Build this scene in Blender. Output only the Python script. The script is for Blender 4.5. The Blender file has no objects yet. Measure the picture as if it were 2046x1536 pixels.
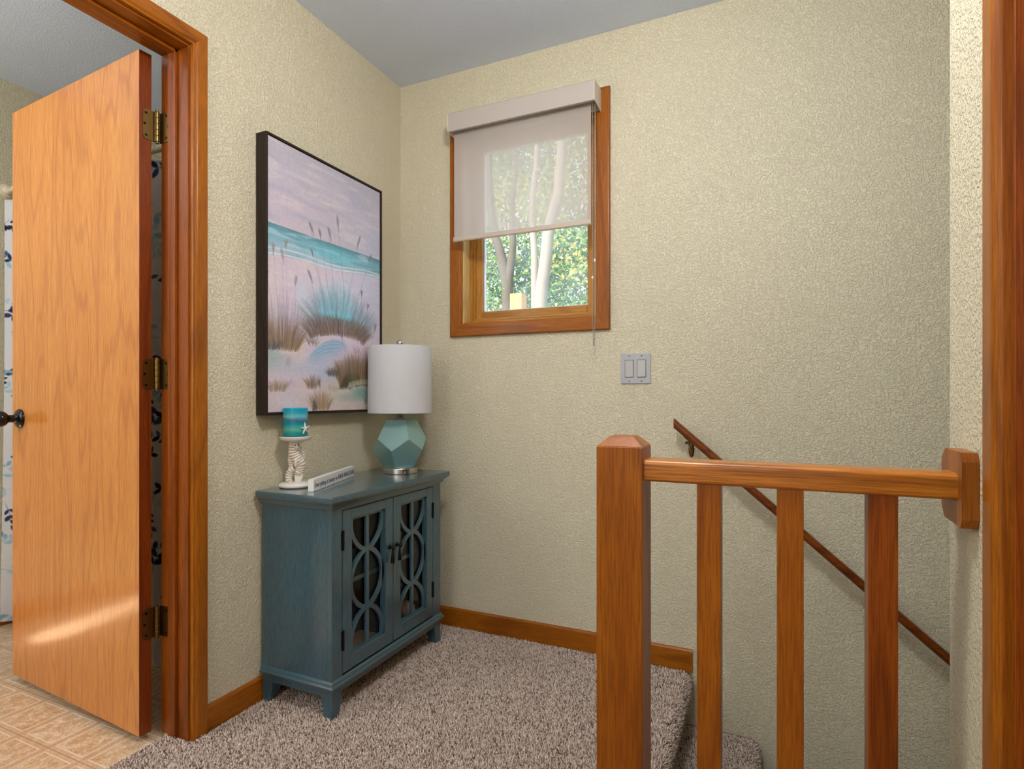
import bpy, bmesh, math, random
import numpy as np
from mathutils import Vector, Matrix, noise as mnoise

random.seed(7)
rng = np.random.default_rng(11)
R = math.radians
SC = bpy.context.scene
C = SC.collection

# ------------------------------------------------------------------ camera
cam_d = bpy.data.cameras.new('camera')
cam = bpy.data.objects.new('camera', cam_d)
C.objects.link(cam)
cam.location = (0, 0, 1.015)
cam.rotation_euler = (R(90), 0, R(24.44))
cam_d.sensor_width = 36
cam_d.lens = 1138 * 36 / 2046
cam_d.shift_y = 24 / 2046
cam_d.clip_start = 0.02
cam_d.clip_end = 200
SC.camera = cam

# ------------------------------------------------------------------ view + world
SC.view_settings.view_transform = 'Standard'
SC.view_settings.look = 'None'
SC.view_settings.gamma = 1
SC.view_settings.use_curve_mapping = False
SC.view_settings.exposure = 0.10

world = bpy.data.worlds.new('sky')
SC.world = world
world.use_nodes = True
wn = world.node_tree
bg = wn.nodes['Background']
sky = wn.nodes.new('ShaderNodeTexSky')
sky.sky_type = 'NISHITA'
sky.sun_disc = False
sky.sun_elevation = R(48)
sky.sun_rotation = R(200)
sky.air_density = 1.0
sky.dust_density = 2.0
hz = wn.nodes.new('ShaderNodeMix')
hz.data_type = 'RGBA'
hz.inputs[0].default_value = 0.6
hz.inputs[7].default_value = (1.15, 1.15, 1.1, 1)
wn.links.new(sky.outputs[0], hz.inputs[6])
wn.links.new(hz.outputs[2], bg.inputs[0])
bg.inputs[1].default_value = 1.3

def area(name, loc, rot, sx, sy, power, col=(1, 1, 1), spread=180, shape='RECTANGLE'):
    l = bpy.data.lights.new(name, 'AREA')
    l.shape = shape
    l.size = sx
    l.size_y = sy
    l.energy = power
    l.color = col
    l.spread = R(spread)
    o = bpy.data.objects.new(name, l)
    C.objects.link(o)
    o.location = loc
    o.rotation_euler = tuple(R(a) for a in rot)
    return o

def sun(name, rot, power, col):
    l = bpy.data.lights.new(name, 'SUN')
    l.energy = power
    l.color = col
    l.angle = R(0.6)
    o = bpy.data.objects.new(name, l)
    C.objects.link(o)
    o.rotation_euler = tuple(R(a) for a in rot)
    return o

# sun over the house roof, reaching only the trees outside
sun('sun', (48, 0, -20), 4.0, (1.0, 0.95, 0.85))
def bulb(name, loc, rad, power, col):
    l = bpy.data.lights.new(name, 'POINT')
    l.energy = power
    l.shadow_soft_size = rad
    l.color = col
    o = bpy.data.objects.new(name, l)
    C.objects.link(o)
    o.location = loc
    return o
# globe ceiling lamps of the hallway, added soft fill behind the camera, bathroom globe lamp and bathroom window
bulb('hall_globe_lamp', (-0.30, 0.80, 2.16), 0.10, 33, (1.0, 0.985, 0.96))
bulb('hall_far_globe_lamp', (-0.6, -1.3, 2.1), 0.12, 20, (1.0, 0.985, 0.96))
area('hall_fill_light', (-0.6, -2.6, 1.5), (90, 0, 0), 1.5, 1.5, 11, (0.92, 0.97, 1.0))  # area light added inside the closed hall, no window there
bulb('bathroom_globe_lamp', (-2.35, 0.10, 2.1), 0.12, 16, (1.0, 0.985, 0.95))
area('bathroom_window_daylight', (-2.5, -0.9, 1.6), (90, 0, 0), 0.9, 0.9, 14, (0.93, 0.97, 1.0))
sun('sun', (48, 0, -20), 3.4, (1.0, 0.95, 0.85))
area('bathroom_streak_light', (-2.93, 0.6, 2.3), (0, 0, -15), 0.05, 0.6, 60, (1.0, 0.97, 0.9), 4)  # narrow ceiling light added so the door reflects a bright floor strip

# ------------------------------------------------------------------ materials
def lin(c):
    """sRGB 0-255 -> linear rgba"""
    o = []
    for v in c[:3]:
        v = v / 255
        o.append(v / 12.92 if v <= 0.04045 else ((v + 0.055) / 1.055) ** 2.4)
    return (*o, 1)

class Mt:
    def __init__(s, name):
        s.m = bpy.data.materials.new(name)
        s.m.use_nodes = True
        s.nt = s.m.node_tree
        s.b = s.nt.nodes['Principled BSDF']
        s.out = s.nt.nodes['Material Output']
    def n(s, t, **kw):
        nd = s.nt.nodes.new(t)
        for k, v in kw.items():
            if k.startswith('i_'):
                nd.inputs[k[2:].replace('_', ' ')].default_value = v
            else:
                setattr(nd, k, v)
        return nd
    def l(s, a, b):
        s.nt.links.new(a, b)
    def coords(s, kind='Object', scale=(1, 1, 1), rnd=False):
        tc = s.n('ShaderNodeTexCoord')
        mp = s.n('ShaderNodeMapping')
        mp.inputs['Scale'].default_value = scale
        s.l(tc.outputs[kind], mp.inputs['Vector'])
        if rnd:
            oi = s.n('ShaderNodeObjectInfo')
            mu = s.n('ShaderNodeMath', operation='MULTIPLY')
            mu.inputs[1].default_value = 37.0
            s.l(oi.outputs['Random'], mu.inputs[0])
            cb = s.n('ShaderNodeCombineXYZ')
            for i in range(3):
                s.l(mu.outputs[0], cb.inputs[i])
            s.l(cb.outputs[0], mp.inputs['Location'])
        return mp.outputs[0]
    def noise(s, vec, scale, detail=3, rough=0.5, dist=0.0):
        nd = s.n('ShaderNodeTexNoise')
        nd.inputs['Scale'].default_value = scale
        nd.inputs['Detail'].default_value = detail
        nd.inputs['Roughness'].default_value = rough
        nd.inputs['Distortion'].default_value = dist
        s.l(vec, nd.inputs['Vector'])
        return nd.outputs['Fac']
    def ramp(s, fac, stops, interp='LINEAR'):
        r = s.n('ShaderNodeValToRGB')
        r.color_ramp.interpolation = interp
        el = r.color_ramp.elements
        while len(el) < len(stops):
            el.new(0.5)
        for e, (p, c) in zip(el, stops):
            e.position = p
            e.color = c if len(c) == 4 else (*c, 1)
        s.l(fac, r.inputs[0])
        return r.outputs[0]
    def mix(s, fac, a, b, mode='MIX'):
        m = s.n('ShaderNodeMix', data_type='RGBA', blend_type=mode)
        for sock, v in ((m.inputs[0], fac), (m.inputs[6], a), (m.inputs[7], b)):
            if hasattr(v, 'is_linked') or hasattr(v, 'links'):
                s.l(v, sock)
            else:
                sock.default_value = v
        return m.outputs[2]
    def bump(s, h, strength=0.3, dist=0.002):
        b = s.n('ShaderNodeBump')
        b.inputs['Strength'].default_value = strength
        b.inputs['Distance'].default_value = dist
        s.l(h, b.inputs['Height'])
        s.l(b.outputs[0], s.b.inputs['Normal'])

def plain(name, col, rough=0.5, metal=0.0, coat=0.0, spec=0.5):
    t = Mt(name)
    t.b.inputs['Base Color'].default_value = lin(col)
    t.b.inputs['Roughness'].default_value = rough
    t.b.inputs['Metallic'].default_value = metal
    t.b.inputs['Coat Weight'].default_value = coat
    t.b.inputs['Specular IOR Level'].default_value = spec
    return t.m

def wood(name, light, mid, dark, axis='Z', rough=0.36, coat=0.12, ring=1.0, fine=1.0, rings=9.0, linec=0.45, coatr=0.18):
    """oak: stretched pores plus cathedral rings, grain running along axis"""
    t = Mt(name)
    k = {'X': 0, 'Y': 1, 'Z': 2}[axis]
    sc = [1.0] * 3
    sc[k] = 0.10
    v = t.coords('Object', tuple(sc), rnd=True)
    sc2 = [1.0] * 3
    sc2[k] = 0.035
    v2 = t.coords('Object', tuple(sc2), rnd=True)
    big = t.noise(v, 5.5 * ring, 2, 0.4)
    mu = t.n('ShaderNodeMath', operation='MULTIPLY')
    mu.inputs[1].default_value = rings * 6.28
    t.l(big, mu.inputs[0])
    sn = t.n('ShaderNodeMath', operation='SINE')
    t.l(mu.outputs[0], sn.inputs[0])
    lines = t.ramp(sn.outputs[0], [(0.0, (0, 0, 0)), (0.55, (0.1, 0.1, 0.1)), (1.0, (1, 1, 1))])
    pores = t.noise(v2, 420 * fine, 3, 0.6)
    pr = t.ramp(pores, [(0.42, (0, 0, 0)), (0.62, (1, 1, 1))])
    tone = t.noise(v, 16, 3, 0.55)
    base = t.mix(t.ramp(tone, [(0.3, (0, 0, 0)), (0.7, (1, 1, 1))]), lin(light), lin(mid))
    a = t.mix(linec, base, lin(dark))
    c1 = t.mix(lines, base, a)
    m2 = t.n('ShaderNodeMath', operation='MULTIPLY')
    m2.inputs[1].default_value = 0.52
    t.l(pr, m2.inputs[0])
    c2 = t.mix(m2.outputs[0], c1, lin(dark))
    t.l(c2, t.b.inputs['Base Color'])
    t.b.inputs['Roughness'].default_value = rough
    t.b.inputs['Coat Weight'].default_value = coat
    t.b.inputs['Coat Roughness'].default_value = coatr
    t.b.inputs['Specular IOR Level'].default_value = 0.3
    t.bump(pr, 0.12, 0.0008)
    return t.m

OAK_L, OAK_M, OAK_D = (176, 104, 14), (156, 86, 6), (108, 50, 2)
oak_x = wood('oak_along_x', OAK_L, OAK_M, OAK_D, 'X')
oak_y = wood('oak_along_y', OAK_L, OAK_M, OAK_D, 'Y')
oak_z = wood('oak_along_z', OAK_L, OAK_M, OAK_D, 'Z')
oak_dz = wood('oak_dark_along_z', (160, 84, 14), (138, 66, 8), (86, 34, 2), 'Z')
oak_rail = wood('oak_rail', (202, 128, 40), (178, 104, 26), (104, 52, 8), 'X', 0.3, 0.25, fine=0.7)
oak_door = wood('oak_door_veneer', (224, 152, 74), (212, 136, 58), (164, 86, 28), 'Z', 0.34, 0.6, 1.15, 0.9, 13, 0.38, 0.13)
oak_hand = wood('oak_handrail', (142, 74, 18), (118, 54, 10), (64, 24, 4), 'X', 0.34, 0.15)
pine_win = wood('window_frame_wood', (196, 140, 60), (176, 120, 44), (136, 84, 24), 'Z', 0.4, 0.2)
pine_winx = wood('window_frame_wood_x', (196, 140, 60), (176, 120, 44), (136, 84, 24), 'X', 0.4, 0.2)
frame_wood = wood('dark_frame_wood', (52, 38, 30), (38, 27, 22), (18, 12, 9), 'Z', 0.5, 0.0)
frame_wood_y = wood('dark_frame_wood_y', (62, 44, 34), (46, 31, 24), (22, 14, 10), 'Y', 0.5, 0.0)

def wall_mat(name, col, s1=75, strength=0.5, dist=0.0022):
    t = Mt(name)
    v = t.coords('Object', (1, 1, 1))
    n1 = t.noise(v, s1, 3, 0.5, 0.6)
    r1 = t.ramp(n1, [(0.40, (0, 0, 0)), (0.56, (1, 1, 1))], 'EASE')
    n2 = t.noise(v, s1 * 3, 2, 0.5)
    h = t.mix(0.3, r1, n2)
    n3 = t.noise(v, 1.5, 3, 0.5)
    c = t.mix(t.ramp(n3, [(0.3, (0, 0, 0)), (0.7, (1, 1, 1))]), lin(col), lin(tuple(min(255, x * 0.975) for x in col)))
    t.l(c, t.b.inputs['Base Color'])
    t.b.inputs['Roughness'].default_value = 0.55
    t.b.inputs['Specular IOR Level'].default_value = 0.3
    t.bump(h, strength, dist)
    return t.m

paint = wall_mat('cream_textured_paint', (228, 219, 191), 145, 0.9, 0.0028)
ceil_m = wall_mat('ceiling_texture', (224, 236, 255), 190, 0.6, 0.002)

def vinyl():
    t = Mt('vinyl_tile')
    v = t.coords('Object', (1, 1, 1))
    br = t.n('ShaderNodeTexBrick')
    br.offset = 0
    br.inputs['Scale'].default_value = 1
    br.inputs['Mortar Size'].default_value = 0.0016
    br.inputs['Mortar Smooth'].default_value = 0.3
    br.inputs['Brick Width'].default_value = 0.1535
    br.inputs['Row Height'].default_value = 0.1535
    t.l(v, br.inputs['Vector'])
    # inner paler line inside each tile
    tc = t.coords('Object', (1 / 0.1535, 1 / 0.1535, 1))
    fr = t.n('ShaderNodeVectorMath', operation='FRACTION')
    t.l(tc, fr.inputs[0])
    sb = t.n('ShaderNodeVectorMath', operation='SUBTRACT')
    sb.inputs[1].default_value = (0.5, 0.5, 0)
    t.l(fr.outputs[0], sb.inputs[0])
    ab = t.n('ShaderNodeVectorMath', operation='ABSOLUTE')
    t.l(sb.outputs[0], ab.inputs[0])
    sx = t.n('ShaderNodeSeparateXYZ')
    t.l(ab.outputs[0], sx.inputs[0])
    mx = t.n('ShaderNodeMath', operation='MAXIMUM')
    t.l(sx.outputs[0], mx.inputs[0])
    t.l(sx.outputs[1], mx.inputs[1])
    inner = t.ramp(mx.outputs[0], [(0.0, (0, 0, 0)), (0.385, (0, 0, 0)), (0.395, (1, 1, 1)), (0.41, (1, 1, 1)), (0.42, (0, 0, 0))])
    rim = t.ramp(mx.outputs[0], [(0.40, (0, 0, 0)), (0.41, (1, 1, 1))])
    n1 = t.noise(t.coords('Object', (1, 1, 1)), 34, 5, 0.65)
    n2 = t.noise(t.coords('Object', (1, 1, 1)), 160, 3, 0.6)
    n = t.mix(0.4, n1, n2)
    c = t.ramp(n, [(0.36, lin((190, 150, 110))), (0.5, lin((214, 182, 144))), (0.62, lin((240, 222, 198)))])
    c = t.mix(0.5, c, t.mix(rim, c, lin((214, 182, 148))))
    c = t.mix(inner, c, lin((238, 220, 198)))
    c = t.mix(br.outputs['Fac'], c, lin((176, 134, 98)))
    t.l(c, t.b.inputs['Base Color'])
    t.b.inputs['Roughness'].default_value = 0.28
    t.bump(inner, 0.2, 0.0006)
    return t.m
vinyl_m = vinyl()

def carpet_mat():
    t = Mt('taupe_carpet')
    v = t.coords('Object', (1, 1, 1))
    n = t.noise(v, 320, 3, 0.7)
    c = t.ramp(n, [(0.35, lin((110, 92, 82))), (0.5, lin((168, 146, 132))), (0.66, lin((200, 180, 166)))])
    t.l(c, t.b.inputs['Base Color'])
    t.b.inputs['Roughness'].default_value = 1.0
    t.b.inputs['Specular IOR Level'].default_value = 0.05
    t.bump(n, 1.0, 0.004)
    return t.m
carpet_m = carpet_mat()

def attr_mat(name, rough=0.6, bumpscale=None, spec=0.4, trans=0.0):
    t = Mt(name)
    a = t.n('ShaderNodeAttribute')
    a.attribute_name = 'col'
    t.l(a.outputs['Color'], t.b.inputs['Base Color'])
    t.b.inputs['Roughness'].default_value = rough
    t.b.inputs['Specular IOR Level'].default_value = spec
    if bumpscale:
        t.bump(t.noise(t.coords('Object', (1, 1, 1)), bumpscale, 2), 0.25, 0.0006)
    if trans:
        tr = t.n('ShaderNodeBsdfTranslucent')
        t.l(a.outputs['Color'], tr.inputs['Color'])
        mx = t.n('ShaderNodeMixShader')
        mx.inputs[0].default_value = trans
        t.l(t.b.outputs[0], mx.inputs[1])
        t.l(tr.outputs[0], mx.inputs[2])
        t.l(mx.outputs[0], t.out.inputs[0])
    return t.m
pile_m = attr_mat('carpet_yarn', 0.95, None, 0.05)
canvas_m = attr_mat('painted_canvas', 0.42, 900, 0.5)
curtain_m = attr_mat('printed_curtain_fabric', 0.8, 700, 0.2, 0.3)
leaf_m = attr_mat('tree_leaves', 0.6, None, 0.3, 0.45)

def teal():
    t = Mt('distressed_teal_paint')
    v = t.coords('Object', (60, 60, 3.0))
    n = t.noise(v, 9, 4, 0.65)
    v2 = t.coords('Object', (1, 1, 1))
    n2 = t.noise(v2, 6, 3, 0.5)
    c = t.ramp(n, [(0.30, lin((32, 54, 66))), (0.5, lin((48, 88, 102))), (0.75, lin((64, 112, 126)))])
    c2 = t.mix(t.ramp(n2, [(0.35, (0, 0, 0)), (0.75, (0.5, 0.5, 0.5))]), c, lin((66, 78, 86)))
    t.l(c2, t.b.inputs['Base Color'])
    t.b.inputs['Roughness'].default_value = 0.3
    t.b.inputs['Coat Weight'].default_value = 1.0
    t.b.inputs['Coat Roughness'].default_value = 0.16
    t.bump(n, 0.1, 0.0006)
    return t.m
teal_m = teal()
tealx_m = teal_m

brass_m = plain('antique_brass', (134, 110, 62), 0.32, 1.0)
brass_dark = plain('dark_screw_brass', (60, 46, 26), 0.4, 1.0)
bronze_m = plain('oil_rubbed_bronze', (22, 22, 26), 0.25, 0.6, 0.3)
black_m = plain('black_metal', (16, 15, 15), 0.4, 0.5)
steel_m = plain('brushed_steel', (196, 192, 186), 0.28, 1.0)
switch_m = plain('pale_grey_plastic', (178, 179, 184), 0.35)
rod_m = plain('cream_enamel', (226, 214, 190), 0.35)
ceramic_m = plain('white_glazed_ceramic', (232, 226, 218), 0.18, 0, 0.5)
white_m = plain('white_painted_wood', (228, 226, 220), 0.5)
ink_m = plain('blue_grey_ink', (70, 92, 124), 0.6)
valance_m = plain('valance_fabric', (190, 180, 172), 0.75)
slot_m = plain('cassette_shadow', (150, 156, 168), 0.6)  # bluish grey shadow below the valance put into the roller's colour
bar_m = plain('hem_bar', (196, 182, 166), 0.6)
dark_m = plain('cabinet_inside_shade', (9, 13, 15), 0.8)
bark_m = plain('pale_bark', (140, 132, 118), 0.85)
barkd_m = plain('dark_bark', (84, 76, 62), 0.85)
cedar_m = plain('cedar_post', (210, 150, 96), 0.7)
gray_m = plain('soil', (96, 92, 70), 0.9)

def shade_mat():
    t = Mt('linen_lamp_shade')
    v = t.coords('Object', (1, 1, 1))
    h = t.mix(0.5, t.noise(t.coords('Object', (1, 1, 8)), 180, 2), t.noise(t.coords('Object', (8, 8, 1)), 180, 2))
    t.b.inputs['Base Color'].default_value = lin((238, 238, 240))
    t.b.inputs['Roughness'].default_value = 0.85
    tr = t.n('ShaderNodeBsdfTranslucent')
    tr.inputs['Color'].default_value = lin((238, 238, 240))
    mx = t.n('ShaderNodeMixShader')
    mx.inputs[0].default_value = 0.35
    t.l(t.b.outputs[0], mx.inputs[1])
    t.l(tr.outputs[0], mx.inputs[2])
    t.l(mx.outputs[0], t.out.inputs[0])
    t.bump(h, 0.3, 0.0008)
    return t.m
shade_m = shade_mat()

def lamp_ceramic():
    t = Mt('pearly_seafoam_glaze')
    t.b.inputs['Base Color'].default_value = lin((142, 182, 180))
    t.b.inputs['Metallic'].default_value = 0.45
    t.b.inputs['Roughness'].default_value = 0.26
    t.b.inputs['Coat Weight'].default_value = 0.5
    t.b.inputs['Coat Roughness'].default_value = 0.08
    return t.m
seafoam_m = lamp_ceramic()

def blind_mat():
    t = Mt('sheer_blind_fabric')
    df = t.n('ShaderNodeBsdfDiffuse')
    df.inputs['Color'].default_value = lin((232, 224, 218))
    tl = t.n('ShaderNodeBsdfTranslucent')
    tl.inputs['Color'].default_value = lin((206, 198, 188))
    tp = t.n('ShaderNodeBsdfTransparent')
    m1 = t.n('ShaderNodeMixShader')
    m1.inputs[0].default_value = 0.45
    t.l(df.outputs[0], m1.inputs[1])
    t.l(tl.outputs[0], m1.inputs[2])
    m2 = t.n('ShaderNodeMixShader')
    m2.inputs[0].default_value = 0.25
    t.l(m1.outputs[0], m2.inputs[1])
    t.l(tp.outputs[0], m2.inputs[2])
    t.l(m2.outputs[0], t.out.inputs[0])
    return t.m
blind_m = blind_mat()

def glass_mat(name, haze, tint=(1, 1, 1)):
    t = Mt(name)
    tp = t.n('ShaderNodeBsdfTransparent')
    tp.inputs['Color'].default_value = (*tint, 1)
    gl = t.n('ShaderNodeBsdfGlossy')
    gl.inputs['Roughness'].default_value = 0.02
    lw = t.n('ShaderNodeLayerWeight')
    lw.inputs['Blend'].default_value = 0.12
    m1 = t.n('ShaderNodeMixShader')
    t.l(lw.outputs['Fresnel'], m1.inputs[0])
    t.l(tp.outputs[0], m1.inputs[1])
    t.l(gl.outputs[0], m1.inputs[2])
    last = m1
    if haze:
        tl = t.n('ShaderNodeBsdfTranslucent')
        tl.inputs['Color'].default_value = (0.9, 0.93, 0.95, 1)
        nz = t.noise(t.coords('Object', (1, 1, 1)), 7, 4, 0.6)
        rr = t.ramp(nz, [(0.35, (haze * 0.4,) * 3), (0.7, (haze * 1.6,) * 3)])
        m2 = t.n('ShaderNodeMixShader')
        t.l(rr, m2.inputs[0])
        t.l(m1.outputs[0], m2.inputs[1])
        t.l(tl.outputs[0], m2.inputs[2])
        last = m2
    t.l(last.outputs[0], t.out.inputs[0])
    return t.m
pane_m = glass_mat('dusty_window_glass', 0.10)
cabglass_m = glass_mat('cabinet_glass', 0)

def candle_mat():
    t = Mt('banded_turquoise_wax')
    tc = t.n('ShaderNodeTexCoord')
    sx = t.n('ShaderNodeSeparateXYZ')
    t.l(tc.outputs['Object'], sx.inputs[0])
    n = t.noise(t.coords('Object', (10, 10, 90)), 1.2, 3)
    m = t.n('ShaderNodeMath', operation='MULTIPLY_ADD')
    m.inputs[1].default_value = 1 / 0.097
    t.l(sx.outputs[2], m.inputs[0])
    m3 = t.n('ShaderNodeMath', operation='MULTIPLY_ADD')
    m3.inputs[1].default_value = 0.16
    t.l(n, m3.inputs[0])
    m3.inputs[2].default_value = -0.08
    t.l(m3.outputs[0], m.inputs[2])
    c = t.ramp(m.outputs[0], [(0.0, lin((10, 138, 140))), (0.12, lin((16, 150, 150))), (0.24, lin((96, 180, 160))), (0.34, lin((60, 168, 160))),
                              (0.42, lin((6, 138, 156))), (0.56, lin((10, 128, 170))), (0.68, lin((110, 190, 200))), (0.8, lin((60, 178, 190))), (0.9, lin((0, 160, 200))), (1.0, lin((10, 170, 205)))])
    t.l(c, t.b.inputs['Base Color'])
    t.b.inputs['Roughness'].default_value = 0.3
    t.b.inputs['Subsurface Weight'].default_value = 0.15
    t.b.inputs['Subsurface Radius'].default_value = (0.01, 0.01, 0.01)
    return t.m
candle_m = candle_mat()

def striped_ceramic():
    t = Mt('ridged_ceramic')
    a = t.n('ShaderNodeAttribute')
    a.attribute_name = 'col'
    t.l(a.outputs['Color'], t.b.inputs['Base Color'])
    t.b.inputs['Roughness'].default_value = 0.2
    t.b.inputs['Coat Weight'].default_value = 0.5
    return t.m
ridged_m = striped_ceramic()

# ------------------------------------------------------------------ geometry helpers
def finish(name, bm, mat, parent=None, smooth=None, loc=None):
    me = bpy.data.meshes.new(name)
    bmesh.ops.recalc_face_normals(bm, faces=bm.faces[:])
    bm.to_mesh(me)
    bm.free()
    if isinstance(mat, (list, tuple)):
        for m in mat:
            me.materials.append(m)
    elif mat:
        me.materials.append(mat)
    o = bpy.data.objects.new(name, me)
    C.objects.link(o)
    if parent:
        o.parent = parent
    if loc:
        o.location = loc
    if smooth:
        for p in me.polygons:
            p.use_smooth = True
        try:
            me.set_sharp_from_angle(angle=R(smooth))
        except Exception:
            pass
        if len(me.polygons) < 3000:
            wm = o.modifiers.new('weighted_normal', 'WEIGHTED_NORMAL')
            wm.keep_sharp = True
            wm.weight = 100
    return o

def tag(o, label=None, cat=None, group=None, kind=None):
    for k, v in (('label', label), ('category', cat), ('group', group), ('kind', kind)):
        if v:
            o[k] = v
    return o

def empty(name, loc, rz=0):
    o = bpy.data.objects.new(name, None)
    o.empty_display_size = 0.05
    C.objects.link(o)
    o.location = loc
    o.rotation_euler = (0, 0, rz)
    return o

def box(bm, x0, x1, y0, y1, z0, z1, bevel=0, seg=2):
    vs = [bm.verts.new(p) for p in ((x0, y0, z0), (x1, y0, z0), (x1, y1, z0), (x0, y1, z0), (x0, y0, z1), (x1, y0, z1), (x1, y1, z1), (x0, y1, z1))]
    fs = [bm.faces.new([vs[i] for i in q]) for q in ((0, 3, 2, 1), (4, 5, 6, 7), (0, 1, 5, 4), (1, 2, 6, 5), (2, 3, 7, 6), (3, 0, 4, 7))]
    if bevel:
        es = list({e for f in fs for e in f.edges})
        bmesh.ops.bevel(bm, geom=es, offset=bevel, segments=seg, affect='EDGES', profile=0.5)
    return vs

def prism(bm, poly, axis, a, b):
    """extrude 2D polygon along axis from a to b. poly coords are the other two axes in xyz order"""
    def pt(p, t):
        if axis == 'X':
            return (t, p[0], p[1])
        if axis == 'Y':
            return (p[0], t, p[1])
        return (p[0], p[1], t)
    v0 = [bm.verts.new(pt(p, a)) for p in poly]
    v1 = [bm.verts.new(pt(p, b)) for p in poly]
    n = len(poly)
    bm.faces.new(v0)
    bm.faces.new(v1[::-1])
    for i in range(n):
        j = (i + 1) % n
        bm.faces.new((v0[i], v0[j], v1[j], v1[i]))

def lathe(bm, prof, cx=0, cy=0, n=40, cap=True, axis='Z', sq=(1, 1)):
    rings = []
    for r, z in prof:
        ring = []
        for i in range(n):
            a = 2 * math.pi * i / n
            p = (r * math.cos(a) * sq[0], r * math.sin(a) * sq[1], z)
            if axis == 'Y':
                p = (p[0], p[2], p[1])
            elif axis == 'X':
                p = (p[2], p[0], p[1])
            ring.append(bm.verts.new((p[0] + cx, p[1] + cy, p[2]) if axis == 'Z' else p))
        rings.append(ring)
    for a, b in zip(rings, rings[1:]):
        for i in range(n):
            j = (i + 1) % n
            bm.faces.new((a[i], a[j], b[j], b[i]))
    if cap:
        bm.faces.new(rings[0][::-1])
        bm.faces.new(rings[-1])
    return rings

def tube(bm, pts, rad, n=12, cap=True, flat=None):
    """tube along points, rad scalar or list, flat=(a,b) ellipse factors"""
    pts = [Vector(p) for p in pts]
    rads = rad if isinstance(rad, (list, tuple)) else [rad] * len(pts)
    rings = []
    up = Vector((0, 0, 1))
    prev = None
    for i, p in enumerate(pts):
        d = (pts[min(i + 1, len(pts) - 1)] - pts[max(i - 1, 0)]).normalized()
        if prev is None:
            ref = up if abs(d.dot(up)) < 0.9 else Vector((1, 0, 0))
            s = d.cross(ref).normalized()
        else:
            s = (prev - d * prev.dot(d)).normalized()
        prev = s
        t = d.cross(s)
        fa, fb = flat or (1, 1)
        ring = [bm.verts.new(p + (s * math.cos(2 * math.pi * k / n) * fa + t * math.sin(2 * math.pi * k / n) * fb) * rads[i]) for k in range(n)]
        rings.append(ring)
    for a, b in zip(rings, rings[1:]):
        for k in range(n):
            j = (k + 1) % n
            bm.faces.new((a[k], a[j], b[j], b[k]))
    if cap:
        bm.faces.new(rings[0][::-1])
        bm.faces.new(rings[-1])
    return rings

def B():
    return bmesh.new()

def bx(name, mat, parent, *a, bevel=0, seg=2, smooth=None):
    bm = B()
    box(bm, *a, bevel=bevel, seg=seg)
    return finish(name, bm, mat, parent, smooth or (40 if bevel else None))

def struct(o):
    o['kind'] = 'structure'
    return o

# measured planes of the place
XL, YB, ZC = -1.561, 2.188, 2.444
XR = 0.267
WX0, WX1, WZ0, WZ1 = -1.233, -0.627, 1.333, 2.17   # window opening

# ------------------------------------------------------------------ setting: walls
bm = B()
box(bm, XL - 0.115, XL, 1.137, YB, -0.03, ZC)
box(bm, XL - 0.115, XL, 0.303, 1.137, 2.052, ZC)
box(bm, XL - 0.115, XL, -3.0, 0.303, -0.03, ZC)
struct(finish('wall_left', bm, paint))

bm = B()
box(bm, -3.27, WX0, YB, YB + 0.16, -2.75, ZC)
box(bm, WX1, 3.1, YB, YB + 0.16, -2.75, ZC)
box(bm, WX0, WX1, YB, YB + 0.16, -2.75, WZ0)
box(bm, WX0, WX1, YB, YB + 0.16, WZ1, ZC)
struct(finish('wall_back', bm, paint))

bm = B()
box(bm, XR, XR + 0.12, 0.879, 1.146, -2.75, ZC)
box(bm, XR, XR + 0.12, 0.055, 0.879, 2.052, ZC)
box(bm, XR, XR + 0.12, -3.0, 0.055, -0.03, ZC)
box(bm, XR + 0.12, 3.0, 1.03, 1.146, -2.75, ZC)
struct(finish('wall_right', bm, paint))

bm = B()
box(bm, -0.245, XR, 1.03, 1.09, -2.75, -0.025)
struct(finish('wall_stairwell', bm, paint))
struct(bx('wall_stair_end', paint, None, 3.0, 3.1, 1.03, YB, -2.75, ZC))
struct(bx('wall_front', paint, None, -3.27, 0.4, -3.12, -3.0, -0.03, ZC))
struct(bx('wall_bathroom_left', paint, None, -3.27, -3.15, -1.15, YB, -0.03, ZC))
struct(bx('wall_bathroom_front', paint, None, -3.15, XL - 0.115, -1.15, -1.05, -0.03, ZC))
struct(bx('ceiling', ceil_m, None, -3.27, 3.1, -3.12, YB + 0.16, ZC, ZC + 0.1))

# floors
bm = B()
prof = [(-0.30, 0.0)]
NR = 0.034
for i in range(9):
    a = R(90 - i * 11.25 * 1.25)
    prof.append((-0.296 + NR * math.cos(a), -NR + NR * math.sin(a)))
prof += [(-0.286, -0.075), (-0.292, -0.12), (-0.292, -0.195)]
n2 = len(prof)
step = (0.226, -0.195)
full = [(-1.65, 0.0)] + prof
for s in range(1, 12):
    full += [(x + step[0] * s, z + step[1] * s) for x, z in prof]
full += [(3.0, -0.195 * 12)]
vt = [(bm.verts.new((x, 1.08, z)), bm.verts.new((x, YB, z))) for x, z in full]
for a, b in zip(vt, vt[1:]):
    bm.faces.new((a[0], b[0], b[1], a[1]))
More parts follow.
